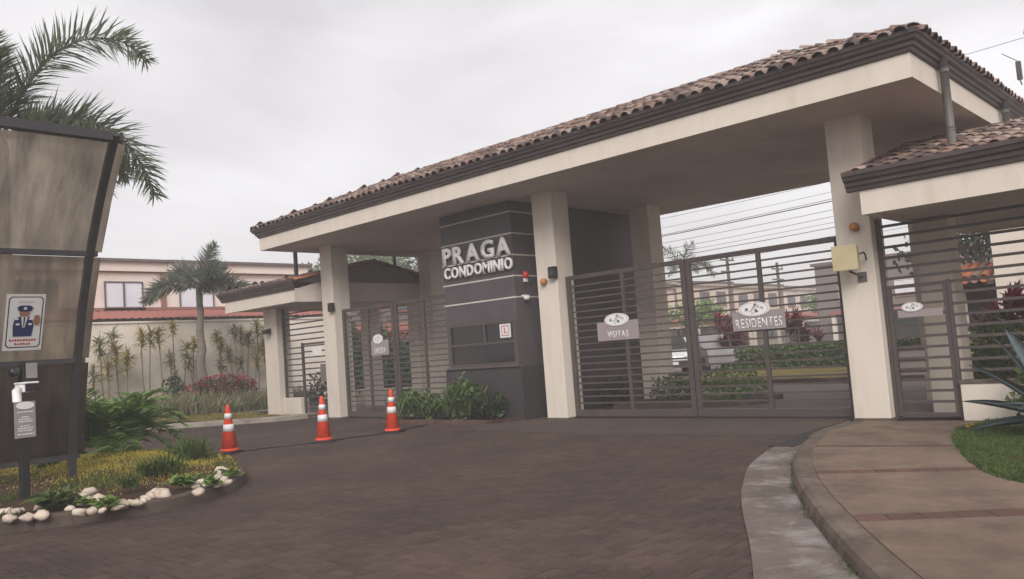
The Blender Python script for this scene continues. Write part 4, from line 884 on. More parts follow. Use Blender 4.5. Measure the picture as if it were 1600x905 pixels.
palm('foxtail_palm', 'smaller palm with grey trunk in the bed before the garden wall', (-20.8, 0.1, 0.1), (-20.8, 0.17, 3.6), 0.145, frs, 'palm_far', 'palms', 21, 0.44, 0.045, 260)
pt = at(1066, 402, 45); frs = [(idir(-.5, .9, .1), 1.9, 1.3), (idir(.9, .35, 0), 2.0, 1.0), (idir(.5, .5, .6), 1.8, 1.2), (idir(-.6, .35, -.5), 1.6, 1.2), (idir(0.1, .9, -.2), 1.6, .9), (idir(.8, .7, -.3), 1.8, 1.2)]
palm('slim_palm', 'slim distant palm rising above the gate meeting post', (pt.x, pt.y, 0), (pt.x, pt.y, pt.z - 1.0), 0.12, frs, 'palm_leaf', 'palms', 31, 0.5, 0.06, 80)

# garden wall and its planting ----------------------------------------------
gw = thing('garden_wall', 'long cream garden wall behind the dracaena plants', 'wall', (-22.1, -2, 0))
part_box(gw, 'wall', 'stucco_wall', -22.25, -22.05, -14, 5.6, -0.05, 3.1); part_box(gw, 'coping', 'stucco_wall', -22.29, -22.01, -14, 5.62, 3.101, 3.16)
def dracaena(label, stems, seed):
    r = random.Random(seed); y0 = sum(s_[0] for s_ in stems) / len(stems); t = thing('dracaena_plant', label, 'dracaena', (-21.4, y0, 0.2), 'dracaena plants along the garden wall')
    for y, z, sz in stems:
        x = -21.4 + r.uniform(-.2, .2); yb = y + r.uniform(-.15, .15)
        q = MB(); q.tube([(x, yb, 0.1), (x + r.uniform(-.05, .05), (y + yb) / 2 + r.uniform(-.06, .06), z * .5), (x, y, z)], [.026, .022, .016], 6); q.build('stem', 'stem', t)
        for (zz, sc_, nn) in ((z, 1, 46), (z - 0.28 * sz, .9, 26)):
            q = MB()
            for k in range(nn):
                d = rdir(r, -0.45); q.blade((x, y, zz + r.uniform(-.1, .08)), d + Vector((0, 0, .35)), 0.42 * sz * sc_ * r.uniform(.7, 1.15), .05, r.uniform(.5, 1.4), 3, r.uniform(-.4, .4))
            q.build('leaf_tuft', 'leaf_yellow' if r.random() < 0.6 else 'leaf_pale', t)
dracaena('bushy yellow dracaena clump at the left end of the garden wall', [(-2.6, 2.45, 1.1), (-2.2, 2.2, 1.0), (-2.45, 1.75, 1.1), (-2.8, 1.6, 1), (-1.95, 1.95, 1), (-2.35, 2.65, 1)], 1)
dracaena('three slender dracaena stems side by side with yellow tufts', [(-1.52, 2.62, .9), (-1.2, 2.68, .9), (-.98, 2.64, .85)], 2)
dracaena('tall thin dracaena pair left of the grey palm trunk', [(-.42, 2.9, .62), (-.62, 1.9, .7), (-.36, 1.25, .9)], 3)
dracaena('short leaning dracaena beside the grey palm trunk', [(0.0, 2.2, .9), (.2, 2.35, .8), (.05, 1.8, .8)], 4)
dracaena('dracaena stems just right of the grey palm trunk', [(.98, 2.62, .85), (1.2, 2.3, .7), (1.12, 1.7, .8), (1.4, 1.95, .8)], 5)
dracaena('twin dracaena stems in the middle of the right wall bed', [(1.55, 2.75, .9), (1.8, 2.6, .8), (1.7, 1.75, .8)], 6)
dracaena('dense dracaena clump with several tiers of tufts near the shelter', [(2.15, 2.5, .9), (2.4, 2.85, 1.0), (2.3, 1.9, 1), (2.6, 2.2, .9)], 7)
dracaena('last dracaena clump against the shelter pillar', [(2.85, 2.75, .95), (3.1, 2.6, .9), (3.0, 2.0, .9), (3.35, 2.8, .9)], 8)
shrub('flowering_shrub', 'low rounded shrub covered with red blossom under the palm', 'shrub', (-20.3, 0.55, 0.75), (0.6, 1.1, 0.5), 2200, 0.10, 'leaf_dark', None, 41, 1500)
shrub('dark_shrub', 'small dark pointed shrub left of the red flowering shrub', 'shrub', (-20.5, -.95, 0.75), (0.3, 0.38, 0.65), 420, 0.14, 'leaf_dark', None, 42)
r = random.Random(9); q = MB()
for k in range(5200):
    y = r.uniform(-5.5, 3.3); x = -19.6 + r.uniform(-.55, .55) - 0.02 * y; d = Vector((r.gauss(0, .35), r.gauss(0, .35), 1)); q.blade((x, y, zver(x, y) - .02), d, r.uniform(.45, .85) * (0.8 if x > -19.3 else 1), .035, r.uniform(.3, 1.3), 3, r.uniform(-1, 1))
stuff(q.build('border_grass', 'leaf_pale'), 'pale strappy border grass in front of the garden wall', 'grass')
for k, (y, lab) in enumerate(((-3.2, 'blue grey agave rosette at the far left of the border'), (-2.4, 'blue grey agave rosette beside the bushy dracaena'))):
    t = thing('agave_plant', lab, 'agave', (-20.4, y, 0.2), 'agave rosettes')
    for j in range(26):
        q = MB(); th = r.uniform(0, 6.283); q.blade((-20.4, y, .25), (math.cos(th) * .6, math.sin(th) * .6, r.uniform(.4, 1.3)), r.uniform(.6, .95), .09, .4, 4); q.build('leaf', 'leaf_agave', t)

# grass on verge, island and right lawn ---------------------------------------
def grass(name, label, m, n, x0, x1, y0, y1, test, zf, h, wd, seed, lean=.5):
    r = random.Random(seed); q = MB(); k = 0
    while k < n:
        x, y = r.uniform(x0, x1), r.uniform(y0, y1); k += 1
        if not test(x, y, r): continue
        q.blade((x, y, zf(x, y) - .006), (r.gauss(0, lean), r.gauss(0, lean), 1), h * r.uniform(.5, 1.35), wd, r.uniform(.2, 1), 2, r.uniform(-1.5, 1.5))
    return stuff(q.build(name, m), label, 'grass')
grass('verge_grass', 'short yellowish grass on the verge beyond the exit lane', 'grass_yellow', 30000, -23, -15, -10, .2, lambda x, y, r: inpoly(x, y, VERP) and x > -22, zver, .05, .012, 1)
mound = lambda x, y: math.exp(-((x + 8.3) ** 2 / 2.6 + (y + 7.2) ** 2 / 1.0))
grass('island_grass', 'yellow green grass growing over the island mound', 'grass_mound', 90000, -13, -5.4, -11, -6, lambda x, y, r: inpoly(x, y, ISLP) and r.random() < mound(x, y) * 1.7, zisl, .04, .011, 2)
grass('island_weeds', 'sparse green weeds on the brown island soil', 'grass_green', 26000, -12, -5.3, -12, -6.2, lambda x, y, r: inpoly(x, y, ISLP) and mnoise.noise(Vector((x * 1.3, y * 1.3, 5))) > 0.12 + 0.5 * mound(x, y), zisl, .09, .010, 3)
grass('lawn_grass', 'short green lawn grass right of the sidewalk', 'grass_green', 60000, 1.0, 5.5, -6.5, .1, lambda x, y, r: inpoly(x, y, LAWN) and x < 5.5, zlawn, .04, .008, 4)

# island planting --------------------------------------------------------------
def lobed(name, label, base, n, L, m, seed, spread=1.0):
    """split-leaf plant: arching stalks with feathered leaves"""
    r = random.Random(seed); t = thing(name, label, 'plant', tuple(base)); b = Vector(base)
    for k in range(n):
        th = 6.283 * k / n + r.uniform(-.3, .3); el = r.uniform(.3, 2.6); frond(t, b + Vector((r.uniform(-.1, .1), r.uniform(-.1, .1), .02)), (math.cos(th) * spread, math.sin(th) * spread, el), L * r.uniform(.65, 1.1), r.uniform(.7, 1.3), r, .28, .042, m, False, 74)
    return t
lobed('split_leaf_plant', 'bright green split leaf plant spilling out beside the screen', (-9.25, -7.0, .3), 46, 1.3, 'leaf_bright', 51)
def rosette(name, label, p, n, L, wd, m, seed, group=None, cat='plant', el=(.2, 1.2)):
    r = random.Random(seed); t = thing(name, label, cat, tuple(p), group); q = MB()
    for k in range(n):
        th = r.uniform(0, 6.283); q.blade((p[0] + r.gauss(0, L * .28), p[1] + r.gauss(0, L * .28), p[2] + r.uniform(0, L * .35)), (math.cos(th), math.sin(th), r.uniform(*el)), L * r.uniform(.5, 1.05), wd, r.uniform(.5, 1.5), 3, r.uniform(-.5, .5))
    q.build('foliage', m, t); return t
for k, (u, v, n_, L, lab) in enumerate(((88, 792, 150, .24, 'broad leafy green plant between intercom post and white stones'), (165, 792, 70, .13, 'small leafy plant beside the large white stones'), (134, 788, 40, .10, 'tiny plant wedged among the clustered white stones'), (285, 760, 110, .17, 'leafy plant in the middle gap of the stone border'), (331, 757, 60, .13, 'small plant between stones near the island tip'), (362, 743, 60, .12, 'small plant at the very tip of the island'))):
    rosette('border_plant', lab, gpx(u, v, .15), n_, L, .05, 'leaf_bright' if k != 0 else 'leaf_mid', 60 + k, 'leafy plants in the stone border')
for k, (u, v, n_, L, lab) in enumerate(((300, 722, 420, .38, 'feathery green clump on the island tip behind the stones'), (235, 745, 200, .26, 'feathery green clump in front of the yellow mound'), (268, 742, 160, .28, 'feathery weed clump right of centre on the island'), (200, 765, 120, .2, 'thin weed clump behind the white stones'), (75, 740, 120, .3, 'weed clump at the foot of the screen'))):
    rosette('feathery_clump', lab, gpx(u, v, .16), n_, L, .012, 'grass_green', 70 + k, 'feathery clumps on the island', 'weed', (.6, 2.5))
# white stones
def stone_mesh(seed):
    bm = bmesh.new(); bmesh.ops.create_icosphere(bm, subdivisions=2, radius=1)
    for v in bm.verts:
        d = v.co.normalized(); v.co = d * (1 + .38 * mnoise.noise(d * 1.3 + Vector((seed * 7.3, 0, 0))) + .26 * mnoise.cell(d * 1.6 + Vector((0, seed * 3.1, 0))) * .4 + .14 * mnoise.noise(d * 3.9 + Vector((0, seed * 3.1, 0)))); v.co.z *= .72
    me = bpy.data.meshes.new('white_stone'); bm.to_mesh(me); bm.free(); me.materials.append(MATS['stone'])
    for p_ in me.polygons: p_.use_smooth = True
    return me
SM = [stone_mesh(k) for k in range(7)]
z8 = [(10, 745, 9), (50, 740, 9), (95, 745, 9), (55, 785, 11), (125, 735, 7), (160, 775, 11), (240, 765, 11), (228, 720, 8), (455, 690, 14), (525, 633, 12), (485, 655, 9), (520, 675, 8), (575, 677, 13), (470, 750, 12), (545, 740, 10), (660, 690, 7), (695, 715, 9), (725, 700, 11), (765, 690, 8), (805, 692, 9), (860, 670, 11), (885, 655, 8), (912, 642, 11), (955, 648, 14), (415, 725, 8), (600, 735, 7)]
z1 = [(300, 160, 7), (640, 108, 11), (620, 70, 8), (660, 45, 8), (690, 60, 7), (770, 12, 9), (790, 35, 11), (740, 30, 7), (810, 52, 8), (760, 60, 7), (800, -15, 10), (775, -30, 8), (830, -5, 7)]
STN = []
for k, (u, v, s_) in enumerate([(a_ / 3.77, 600 + b_ / 3.77, c_) for a_, b_, c_ in z8] + [(150 + a_ / 4, 740 + b_ / 4, c_) for a_, b_, c_ in z1]):
    p = gpx(u, v, .15); z_ = (p - CAMP).dot(fw); o = link('white_stone', SM[k % 7], None, (p.x, p.y, .12 + s_ * z_ / 1278 * .22)); sc_ = s_ * z_ / 1278 * .95
    o.scale = (sc_ * rnd.uniform(.9, 1.25), sc_ * rnd.uniform(.85, 1.1), sc_ * rnd.uniform(.8, 1.05)); o.rotation_euler = (rnd.uniform(-.3, .3), rnd.uniform(-.3, .3), rnd.uniform(0, 6.28))
    STN.append((u, o))

ORD = ['first', 'second', 'third', 'fourth', 'fifth', 'sixth', 'seventh', 'eighth', 'ninth', 'tenth', 'eleventh', 'twelfth', 'thirteenth', 'fourteenth', 'fifteenth', 'sixteenth', 'seventeenth', 'eighteenth', 'nineteenth', 'twentieth']
STN.sort(key=lambda q: q[0])
for k, (u, o) in enumerate(STN):
    lab = 'rounded white border stone, %s from the left end of the row' % ORD[k] if k < 20 else 'rounded white border stone, %s from the island tip' % ORD[len(STN) - 1 - k]
    tag(o, lab, 'stone', 'white stones along the island kerb')
# planting bed in front of the booth ------------------------------------------
b_ = MB(); b_.prism(BED, -.03, .06); struct(b_.build('booth_bed', 'soil'))
ed = thing('bed_edging', 'low brick edging around the booth planting bed', 'edging', (-8.9, -.8, 0))
for k in range(13): part_box(ed, 'brick', 'brick_band', -10.55 + .25 * k, -10.56 + .25 * (k + 1), -.86, -.755, -.02, .085 + rnd.uniform(-.006, .006), bv=.006)
for k, (x, y, n_, L, m_, lab) in enumerate(((-10.05, -.35, 260, .5, 'leaf_mid', 'arching green shrub in front of the unsigned gate leaf'), (-9.35, -.45, 220, .45, 'leaf_mid', 'shorter arching shrub left of the booth window'), (-8.35, -.42, 420, .62, 'leaf_mid', 'largest arching green shrub below the booth window'), (-7.6, -.4, 200, .42, 'leaf_dark', 'dark low shrub at the right corner of the booth'))):
    t = rosette('booth_shrub', lab, (x, y, .12), n_, L, .05, m_, 80 + k, 'shrubs in front of the booth', 'shrub', (.7, 2.6))
    r = random.Random(k); q = MB()
    for j in range(7): q.tube([(x, y, .05), (x + r.uniform(-.3, .3), y + r.uniform(-.2, .2), .5)], [.014, .008], 5)
    q.build('stems', 'stem', t)
    q = MB(); leafcloud(q, (x, y, .38 * (L / .5)), (.42 * L / .5, .3, .36 * L / .5), n_, .13, r, .3); q.build('inner_foliage', m_, t)

# agave and flowers on the right lawn -------------------------------------------
ag = thing('agave_plant', 'large blue grey agave with broad leaves at the right lawn edge', 'agave', (2.2, -1.95, .12), 'agave rosettes'); ac = Vector((2.2, -1.95, .22)); r = random.Random(4)
def agleaf(tip, wd, sag=.12):
    tip = Vector(tip); q = MB(); n = 9; mid = (ac + tip) / 2 + Vector((0, 0, sag)); sd_ = (tip - ac).cross(Vector((0, 0, 1))).normalized(); V = []
    for k in range(n + 1):
        t = k / n; p = ac * (1 - t) ** 2 + mid * 2 * t * (1 - t) + tip * t * t; w_ = wd * (.75 + .9 * t) * (1 - t ** 2.2) * .5 + .002
        V += [p - sd_ * w_ + Vector((0, 0, w_ * .45)), p, p + sd_ * w_ + Vector((0, 0, w_ * .45)), p - Vector((0, 0, .02 * (1 - t)))]
    F = []
    for k in range(n):
        a_ = 4 * k; F += [(a_, a_ + 1, a_ + 5, a_ + 4), (a_ + 1, a_ + 2, a_ + 6, a_ + 5), (a_ + 2, a_ + 3, a_ + 7, a_ + 6), (a_ + 3, a_, a_ + 4, a_ + 7)]
    q.add(V, F); q.build('leaf', 'leaf_agave', ag, smooth=True)
for tp in ((1.62, -2.0, 1.18), (1.72, -1.7, 1.2), (1.38, -2.0, .85), (1.28, -2.02, .45), (1.5, -2.5, .2), (1.6, -1.5, .6)): agleaf(tp, .27, .06)
for k in range(17):
    th = -1.9 + 3.8 * k / 17 + r.uniform(-.1, .1)
    e = r.uniform(.15, 1.2); L = r.uniform(.95, 1.2); agleaf(ac + Vector((math.cos(th) * math.cos(e), math.sin(th) * math.cos(e), math.sin(e))) * L, .19)
for k, (u, v) in enumerate(((1513, 676), (1520, 673), (1553, 669), (1548, 671))):
    p = gpx(u, v, .08); t = thing('yellow_flower', 'tiny yellow flower by the low white wall, %s from the left' % ('first', 'second', 'fourth', 'third')[k], 'flower', tuple(p), 'yellow flowers in the lawn')
    q = MB(); q.tube([(0, 0, -.02), (0, 0, .06)], .004, 5); q.build('stem', 'stem', t, False, Z3)
    q = MB(); q.lathe([(.004, .055), (.022, .068), (.024, .074), (.008, .078)], 9); q.build('petals', 'yellow_flower', t, False, Z3)
r = random.Random(77); q = MB()
for k in range(70):
    if r.random() < .4: i_ = r.randrange(8, len(KERB_R) - 8); b_ = Vector(KERB_R[i_]); x, y, z = b_.x - abs(r.gauss(0, .12)), b_.y + r.uniform(-.2, .2), .02
    else: x, y, z = r.uniform(-10, 0), r.uniform(-9, -1), .008
    if inpoly(x, y, ISLP): continue
    q.blade((x, y, z), (r.gauss(0, 1), r.gauss(0, 1), .12), r.uniform(.02, .045), .016, .3, 2, r.uniform(-.5, .5))
stuff(q.build('fallen_leaves', 'stem'), 'scattered small dry leaves on the paving and gutter', 'leaves')
q = MB()
for k in range(900):
    i_ = r.randrange(8, len(GR) - 8) if r.random() < .4 else None
    if i_ is None: i_ = r.randrange(6, len(KERB_R) - 10); b_ = Vector(KERB_R[i_]).lerp(Vector(KERB_R[i_ + 1]), r.random()); z = .005; ok = mnoise.noise(Vector((b_.x * 2.2, b_.y * 2.2, 0))) > .15
    else: b_ = Vector(GR[i_]).lerp(Vector(GR[i_ + 1]), r.random()); z = zs(b_) - .005; ok = True
    if ok: q.blade((b_.x + r.gauss(0, .015), b_.y + r.gauss(0, .015), z), (r.gauss(0, .7), r.gauss(0, .7), 1), r.uniform(.03, .09), .008, .8, 2, r.uniform(-1, 1))
stuff(q.build('joint_weeds', 'grass_green'), 'thin weeds along the kerb joint and lawn edge', 'weeds')
# ------------------------------------------------------------------ houses, street and trees beyond
def window(t, x, y0, y1, z0, z1, m='house_glass', fm='alu', bars=1, axis='x', sgn=1):
    """sliding window on a wall whose outside faces +x (axis x) or -y (axis y)"""
    def bx(mb, a0, a1, c0, c1, o0, o1):
        if axis == 'x': mb.box(x + o0, x + o1, a0, a1, c0, c1)
        else: mb.box(a0, a1, x - o1, x - o0, c0, c1)
    f = MB(); w_ = .035
    bx(f, y0, y1, z0, z0 + w_, .0, .06); bx(f, y0, y1, z1 - w_, z1, .0, .06); bx(f, y0, y0 + w_, z0 + w_ + .001, z1 - w_ - .001, .0, .06); bx(f, y1 - w_, y1, z0 + w_ + .001, z1 - w_ - .001, .0, .06)
    for k in range(bars):
        c = y0 + (y1 - y0) * (k + 1) / (bars + 1); bx(f, c - .018, c + .018, z0 + w_ + .001, z1 - w_ - .001, .0, .062)
    f = f.build('window', fm, t)
    for k in range(bars + 1):
        a0 = y0 + (y1 - y0) * k / (bars + 1) + .03; a1 = y0 + (y1 - y0) * (k + 1) / (bars + 1) - .03
        q = MB(); bx(q, a0, a1, z0 + .05, z1 - .05, .012, .022); q.build('pane', m, f)
    q = MB(); bx(q, y0 - .05, y1 + .05, z0 - .07, z0 - .001, .0, .1); q.build('sill', 'house_trim', f)
# pale house above the garden wall
h = thing('town_house', 'pale pink two storey house rising above the garden wall', 'house', (-28, -2, 0), 'town houses')
part_box(h, 'wall', 'house_wall', -33, -25.0, -12, 6.5, -.05, 5.1)
part_box(h, 'parapet', 'house_wall', -33.1, -24.85, -12.1, 1.0, 5.101, 5.42); part_box(h, 'parapet', 'house_wall', -33.1, -24.8, 1.02, 6.75, 5.101, 5.42)
part_box(h, 'cornice', 'house_trim', -33.0, -24.95, -12.0, 6.6, 5.06, 5.1009); part_box(h, 'roof_cap', 'roof_dark', -33.2, -24.72, -12.2, 1.0, 5.421, 5.52); part_box(h, 'roof_cap', 'roof_dark', -33.2, -24.68, 1.02, 6.9, 5.421, 5.52)
for y in (-4.6, .78, 6.2): part_box(h, 'pilaster', 'house_trim', -25.0, -24.93, y, y + .16, 3.4, 5.06)
for y0, y1, z0, z1, m_ in ((-3.9, -2.6, 3.85, 4.75, 'house_glass'), (-1.14, .15, 3.82, 4.75, 'sky_tint_glass'), (1.45, 2.75, 3.75, 4.6, 'sky_tint_glass'), (3.93, 5.25, 3.7, 4.73, 'house_glass')): window(h, -25.0, y0, y1, z0, z1, m_)
q = MB(); rr_ = 150
for k in range(rr_):
    y0 = -12 + 18.5 * k / rr_; y1 = -12 + 18.5 * (k + 1) / rr_; dz0, dz1 = (.035, 0) if k % 2 else (0, .035)
    q.add([(-22.45, y0, 3.27 + dz0), (-22.45, y1, 3.27 + dz1), (-24.98, y1, 3.72 + dz1), (-24.98, y0, 3.72 + dz0)], [(0, 1, 2, 3)])
q = q.build('lean_to_roof', 'red_sheet', h); q['label'] = 'red corrugated lean-to roof strip above the garden wall'
part_box(h, 'flashing', 'house_trim', -24.999, -24.9, -12, 6.5, 3.74, 3.84)
def townhouse(label, x, y0, y1, zt, m, orange, seed, car=False, glass='house_glass'):
    r = random.Random(seed); t = thing('town_house', label, 'house', (x - 4, (y0 + y1) / 2, 0), 'town houses'); w_ = y1 - y0
    g0, g1 = y0 + .5, y0 + w_ * .52
    part_box(t, 'wall', m, x - 8, x, y0, y1, 2.75, zt - .25); part_box(t, 'wall', m, x - 8, x, g1, y1, -.05, 2.749); part_box(t, 'wall', m, x - 8, x - 3.5, y0, g1 - .001, -.05, 2.749); part_box(t, 'wall', m, x - 3.499, x, y0, g0, -.05, 2.749)
    part_box(t, 'parapet', m, x - 8.1, x + .25, y0 - .01, y1 + .01, zt - .249, zt - .06); part_box(t, 'roof_cap', 'roof_dark', x - 8.2, x + .36, y0 - .02, y1 + .02, zt - .059, zt + .06)
    part_box(t, 'pilaster', 'house_trim', x, x + .07, y0 + .02, y0 + .2, 0, zt - .25)
    for k in range(3): a_ = y0 + w_ * (.12 + .3 * k); window(t, x, a_, a_ + w_ * .17, zt - 1.75, zt - .7, glass, 'house_trim', 1)
    window(t, x, y0 + w_ * .62, y0 + w_ * .85, .9, 2.1, glass, 'house_trim', 1)
    q = MB(); n = 26
    for k in range(n):
        a0, a1 = y0 + w_ * k / n, y0 + w_ * (k + 1) / n
        q.tube([(x + 1.7, (a0 + a1) / 2, 2.38), (x + .02, (a0 + a1) / 2, 2.86)], w_ / n * .52, 6)
    q.build('porch_roof', 'orange_tile' if orange else 'red_sheet', t, smooth=True); part_box(t, 'porch_beam', m, x + 1.45, x + 1.6, y0 + .1, y1 - .1, 2.08, 2.3)
    for a_ in (y0 + .15, (y0 + y1) / 2, y1 - .4): part_box(t, 'porch_post', m, x + 1.42, x + 1.63, a_, a_ + .22, -.05, 2.079)
    return t
labs = ['brown grey town house with dark garage seen through the SALIDA gate', 'second cream town house along the inner street', 'grey beige town house in the middle of the inner street row', 'cream town house with tiled porch behind the meeting post of the gates', 'cream town house with orange porch roof left of the RESIDENTES sign', 'cream town house directly behind the RESIDENTES sign', 'grey beige town house right of the RESIDENTES sign', 'last cream town house of the row near the right column']
ys = [8.0, 15.5, 23, 31, 39.5, 48, 57, 66, 76]
for k, lab in enumerate(labs): townhouse(lab, -24.5 if k < 2 else -28, ys[k], ys[k + 1] - .15, 5.3 + .12 * ((k * 5) % 3), 'grey_wall' if k == 0 else 'house_far' if k not in (2, 6) else 'stucco_wall', k in (1, 3, 4, 5), 90 + k)
# grey house straight up the street seen through the right pedestrian gate
h = thing('town_house', 'brown grey house with pale window seen through the right pedestrian gate', 'house', (-13, 46, 0), 'town houses')
part_box(h, 'wall', 'grey_wall', -19, -9.5, 43, 50, -.05, 5.6); part_box(h, 'roof_cap', 'roof_dark', -19.2, -9.3, 42.8, 50.2, 5.601, 5.8); part_box(h, 'wall_band', 'stucco', -12.2, -11.5, 42.9, 42.999, 2.2, 5.3)
for a_ in (-17.5, -13.9, -11.0): window(h, 43, a_, a_ + 1.3, 3.1, 4.1, 'sky_tint_glass', 'white_paint', 1, 'y')
part_box(h, 'porch_roof', 'red_sheet', -17.5, -9.6, 41, 42.99, 2.2, 2.4); part_box(h, 'garage_door', 'black', -14.6, -12.2, 42.95, 42.999, 0, 2.1)
for a_ in (-17.4, -15.2, -11.9, -9.9): part_box(h, 'porch_post', 'stucco', a_, a_ + .25, 41.1, 41.35, -.05, 2.199)
# cream house on the right
h = thing('cream_house', 'cream house wall behind the red cordyline on the right', 'house', (4, 14, 0))
part_box(h, 'wall', 'stucco_wall', -.8, 12, 9.5, 18, -.05, 5.6); part_box(h, 'roof_cap', 'roof_dark', -1.2, 12.4, 9.1, 18.4, 5.601, 5.85); part_box(h, 'annex', 'grey_wall', -2.3, -.801, 10.6, 17, -.05, 2.1)
part_box(h, 'porch_post', 'white_paint', -1.75, -1.58, 9.9, 10.07, 0, 2.05)
q = part_box(h, 'porch_roof', 'roof_dark', -2.5, -.85, 9.6, 10.8, 2.1, 2.2)
for k in range(8):
    s_ = MB(); s_.tube([(-2.42 + .2 * k, 9.45, 2.24), (-2.42 + .2 * k, 10.75, 2.62)], .1, 8); s_.build('roof_tile', 'orange_tile' if k % 3 else 'clay_tile', q, smooth=True)
for a_ in (3, 7): window(h, 9.5, a_, a_ + 1.6, 3.2, 4.4, 'house_glass', 'alu', 1, 'y')
# trees
def tree(label, base, h_, rad, n, size, m, seed, cat='tree', group='trees beyond the gates'):
    r = random.Random(seed); t = thing('leafy_tree', label, cat, tuple(base), group); b = Vector(base); q = MB()
    tp = b + Vector((r.uniform(-.3, .3), r.uniform(-.3, .3), h_ * .55)); q.tube([b, b.lerp(tp, .5) + Vector((.1, .05, 0)), tp], [h_ * .028, h_ * .022, h_ * .016], 8)
    cs = []
    for k in range(9):
        d = rdir(r, -.1); c = b + Vector((0, 0, h_ * .68)) + Vector((d.x * rad[0] * .62, d.y * rad[1] * .62, d.z * rad[2] * .6)); cs.append(c); q.tube([tp - Vector((0, 0, h_ * .1 * r.random())), tp.lerp(c, .5) + Vector((0, 0, .15)), c], [h_ * .012, h_ * .008, h_ * .003], 6)
    q.build('trunk', 'trunk', t, smooth=True); q = MB()
    for c in cs: s_ = r.uniform(.38, .6); leafcloud(q, c, (rad[0] * s_, rad[1] * s_, rad[2] * s_), n // 9, size, r, .3)
    q.build('crown', m, t)
tree('broad leafy tree showing above the left shelter gable', (-40, 21, 0), 9.3, (4.2, 4.2, 2.6), 3600, .34, 'leaf_mid', 101)
tree('darker tree showing left of the booth letters', (-35.5, 23.5, 0), 8.6, (3.4, 3.4, 2.4), 2600, .34, 'leaf_dark', 102)
tree('thin tree showing left of the left portico column', (-45, 21, 0), 9.6, (3.0, 3, 2.4), 1500, .34, 'leaf_mid', 103)
tree('tree between the pedestrian gate post and cream house', (-3.4, 17.5, 0), 5.2, (1.7, 1.7, 1.6), 1500, .22, 'leaf_dark', 104)
tree('small rounded tree in front of the grey beige town house', (-21.5, 52, 0), 4.6, (2.2, 2.2, 1.5), 1300, .3, 'leaf_bright', 105)
tree('small rounded tree near the right column beyond the hedge', (-18.5, 51, 0), 4.6, (1.6, 1.6, 1.3), 900, .28, 'leaf_bright', 106)
tree('green tree beside the tiled porch left of the gate meeting post', (-22.5, 33, 0), 3.8, (1.8, 1.8, 1.4), 1100, .26, 'leaf_bright', 107)
# hedges and shrubs inside
hd = thing('hedge', 'long clipped hedge across the inner lawn behind RESIDENTES gate', 'hedge', (-2, 15.3, 0)); r = random.Random(33); q = MB()
for k in range(15000):
    f_ = r.random(); x, y, z = r.uniform(-10.3, 9), r.uniform(14.6, 16), r.uniform(.1, .88)
    if f_ < .45: z = .86 + .06 * mnoise.noise(Vector((x * 2, y * 2, 0))) + r.uniform(-.06, .04)
    elif f_ < .9: y = 14.6 + .08 * mnoise.noise(Vector((x * 2, z * 2, 0))) + r.uniform(-.04, .08)
    o = rdir(r); a_ = o.cross(rdir(r)).normalized() * .06; b2 = o.cross(a_).normalized() * .04; p = Vector((x, y, z)); q.add([p - a_, p + b2, p + a_, p - b2], [(0, 1, 2, 3)])
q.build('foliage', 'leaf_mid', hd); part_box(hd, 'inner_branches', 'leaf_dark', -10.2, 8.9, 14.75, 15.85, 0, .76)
def cordyline(label, p, h_, n, seed):
    r = random.Random(seed); t = thing('red_cordyline', label, 'cordyline', (p[0], p[1], 0), 'red cordylines')
    for s_ in range(n):
        x, y, z = p[0] + r.gauss(0, .28), p[1] + r.gauss(0, .28), h_ * r.uniform(.55, 1)
        q = MB(); q.tube([(p[0] + r.gauss(0, .1), p[1] + r.gauss(0, .1), 0), (x, y, z)], [.03, .02], 6); q.build('stem', 'stem', t); q = MB()
        for k in range(34): q.blade((x, y, z + r.uniform(-.2, .1)), rdir(r, -.2) + Vector((0, 0, .5)), r.uniform(.35, .6), .11, r.uniform(.4, 1.1), 3, r.uniform(-.5, .5))
        q.build('leaf_tuft', 'leaf_red', t)
cordyline('large red cordyline in front of the cream house', (-.15, 6.6), 1.55, 9, 1); cordyline('second red cordyline at the right edge of the photo', (1.0, 7.2), 1.6, 7, 2)
cordyline('red cordyline above the hedge next to the right column', (-9.0, 17), 1.75, 10, 3); cordyline('red cordyline right below the RESIDENTES sign', (-11.2, 16.4), 1.6, 8, 4); cordyline('reddish cordyline by the covered car', (-13.6, 20.5), 2.1, 9, 5)
def blobshrub(label, c, rad, n, size, m, seed): return shrub('garden_shrub', label, 'shrub', c, rad, n, size, m, 'garden shrubs inside the gates', seed)
blobshrub('bright low shrub in the planter behind the VISITAS gate', (-4.35, 3.3, .35), (.75, .6, .4), 1100, .09, 'leaf_bright', 111)
blobshrub('dull green shrub at the left end of the planter behind the gate', (-5.45, 3.0, .3), (.55, .6, .36), 700, .09, 'leaf_mid', 112)
blobshrub('dark low shrub against the rear booth column', (-6.6, 2.4, .3), (.35, .5, .34), 500, .1, 'leaf_dark', 113)
blobshrub('dense green shrub under the red cordyline on the right', (.35, 5.0, .6), (1.1, .9, .75), 1800, .13, 'leaf_mid', 114)
blobshrub('large bright shrub behind the agave on the right', (2.0, 2.6, .6), (1.0, .9, .8), 1700, .13, 'leaf_bright', 115)
blobshrub('round yellow green shrub between the pedestrian gate and cordyline', (-.6, 6.2, .5), (.7, .6, .6), 800, .12, 'leaf_yellow', 116)
blobshrub('tall dark shrub behind the SALIDA sign', (-20.2, 7.6, 1.0), (1.0, 1.1, 1.1), 1500, .16, 'leaf_dark', 117)
blobshrub('green shrub right of the SALIDA sign inside the gate', (-17.3, 6.6, .8), (1.0, 1.0, .9), 1500, .15, 'leaf_mid', 118)
blobshrub('yellow green shrub close to the rear left column', (-15.6, 5.6, .6), (.8, .8, .65), 1000, .13, 'leaf_bright', 119)
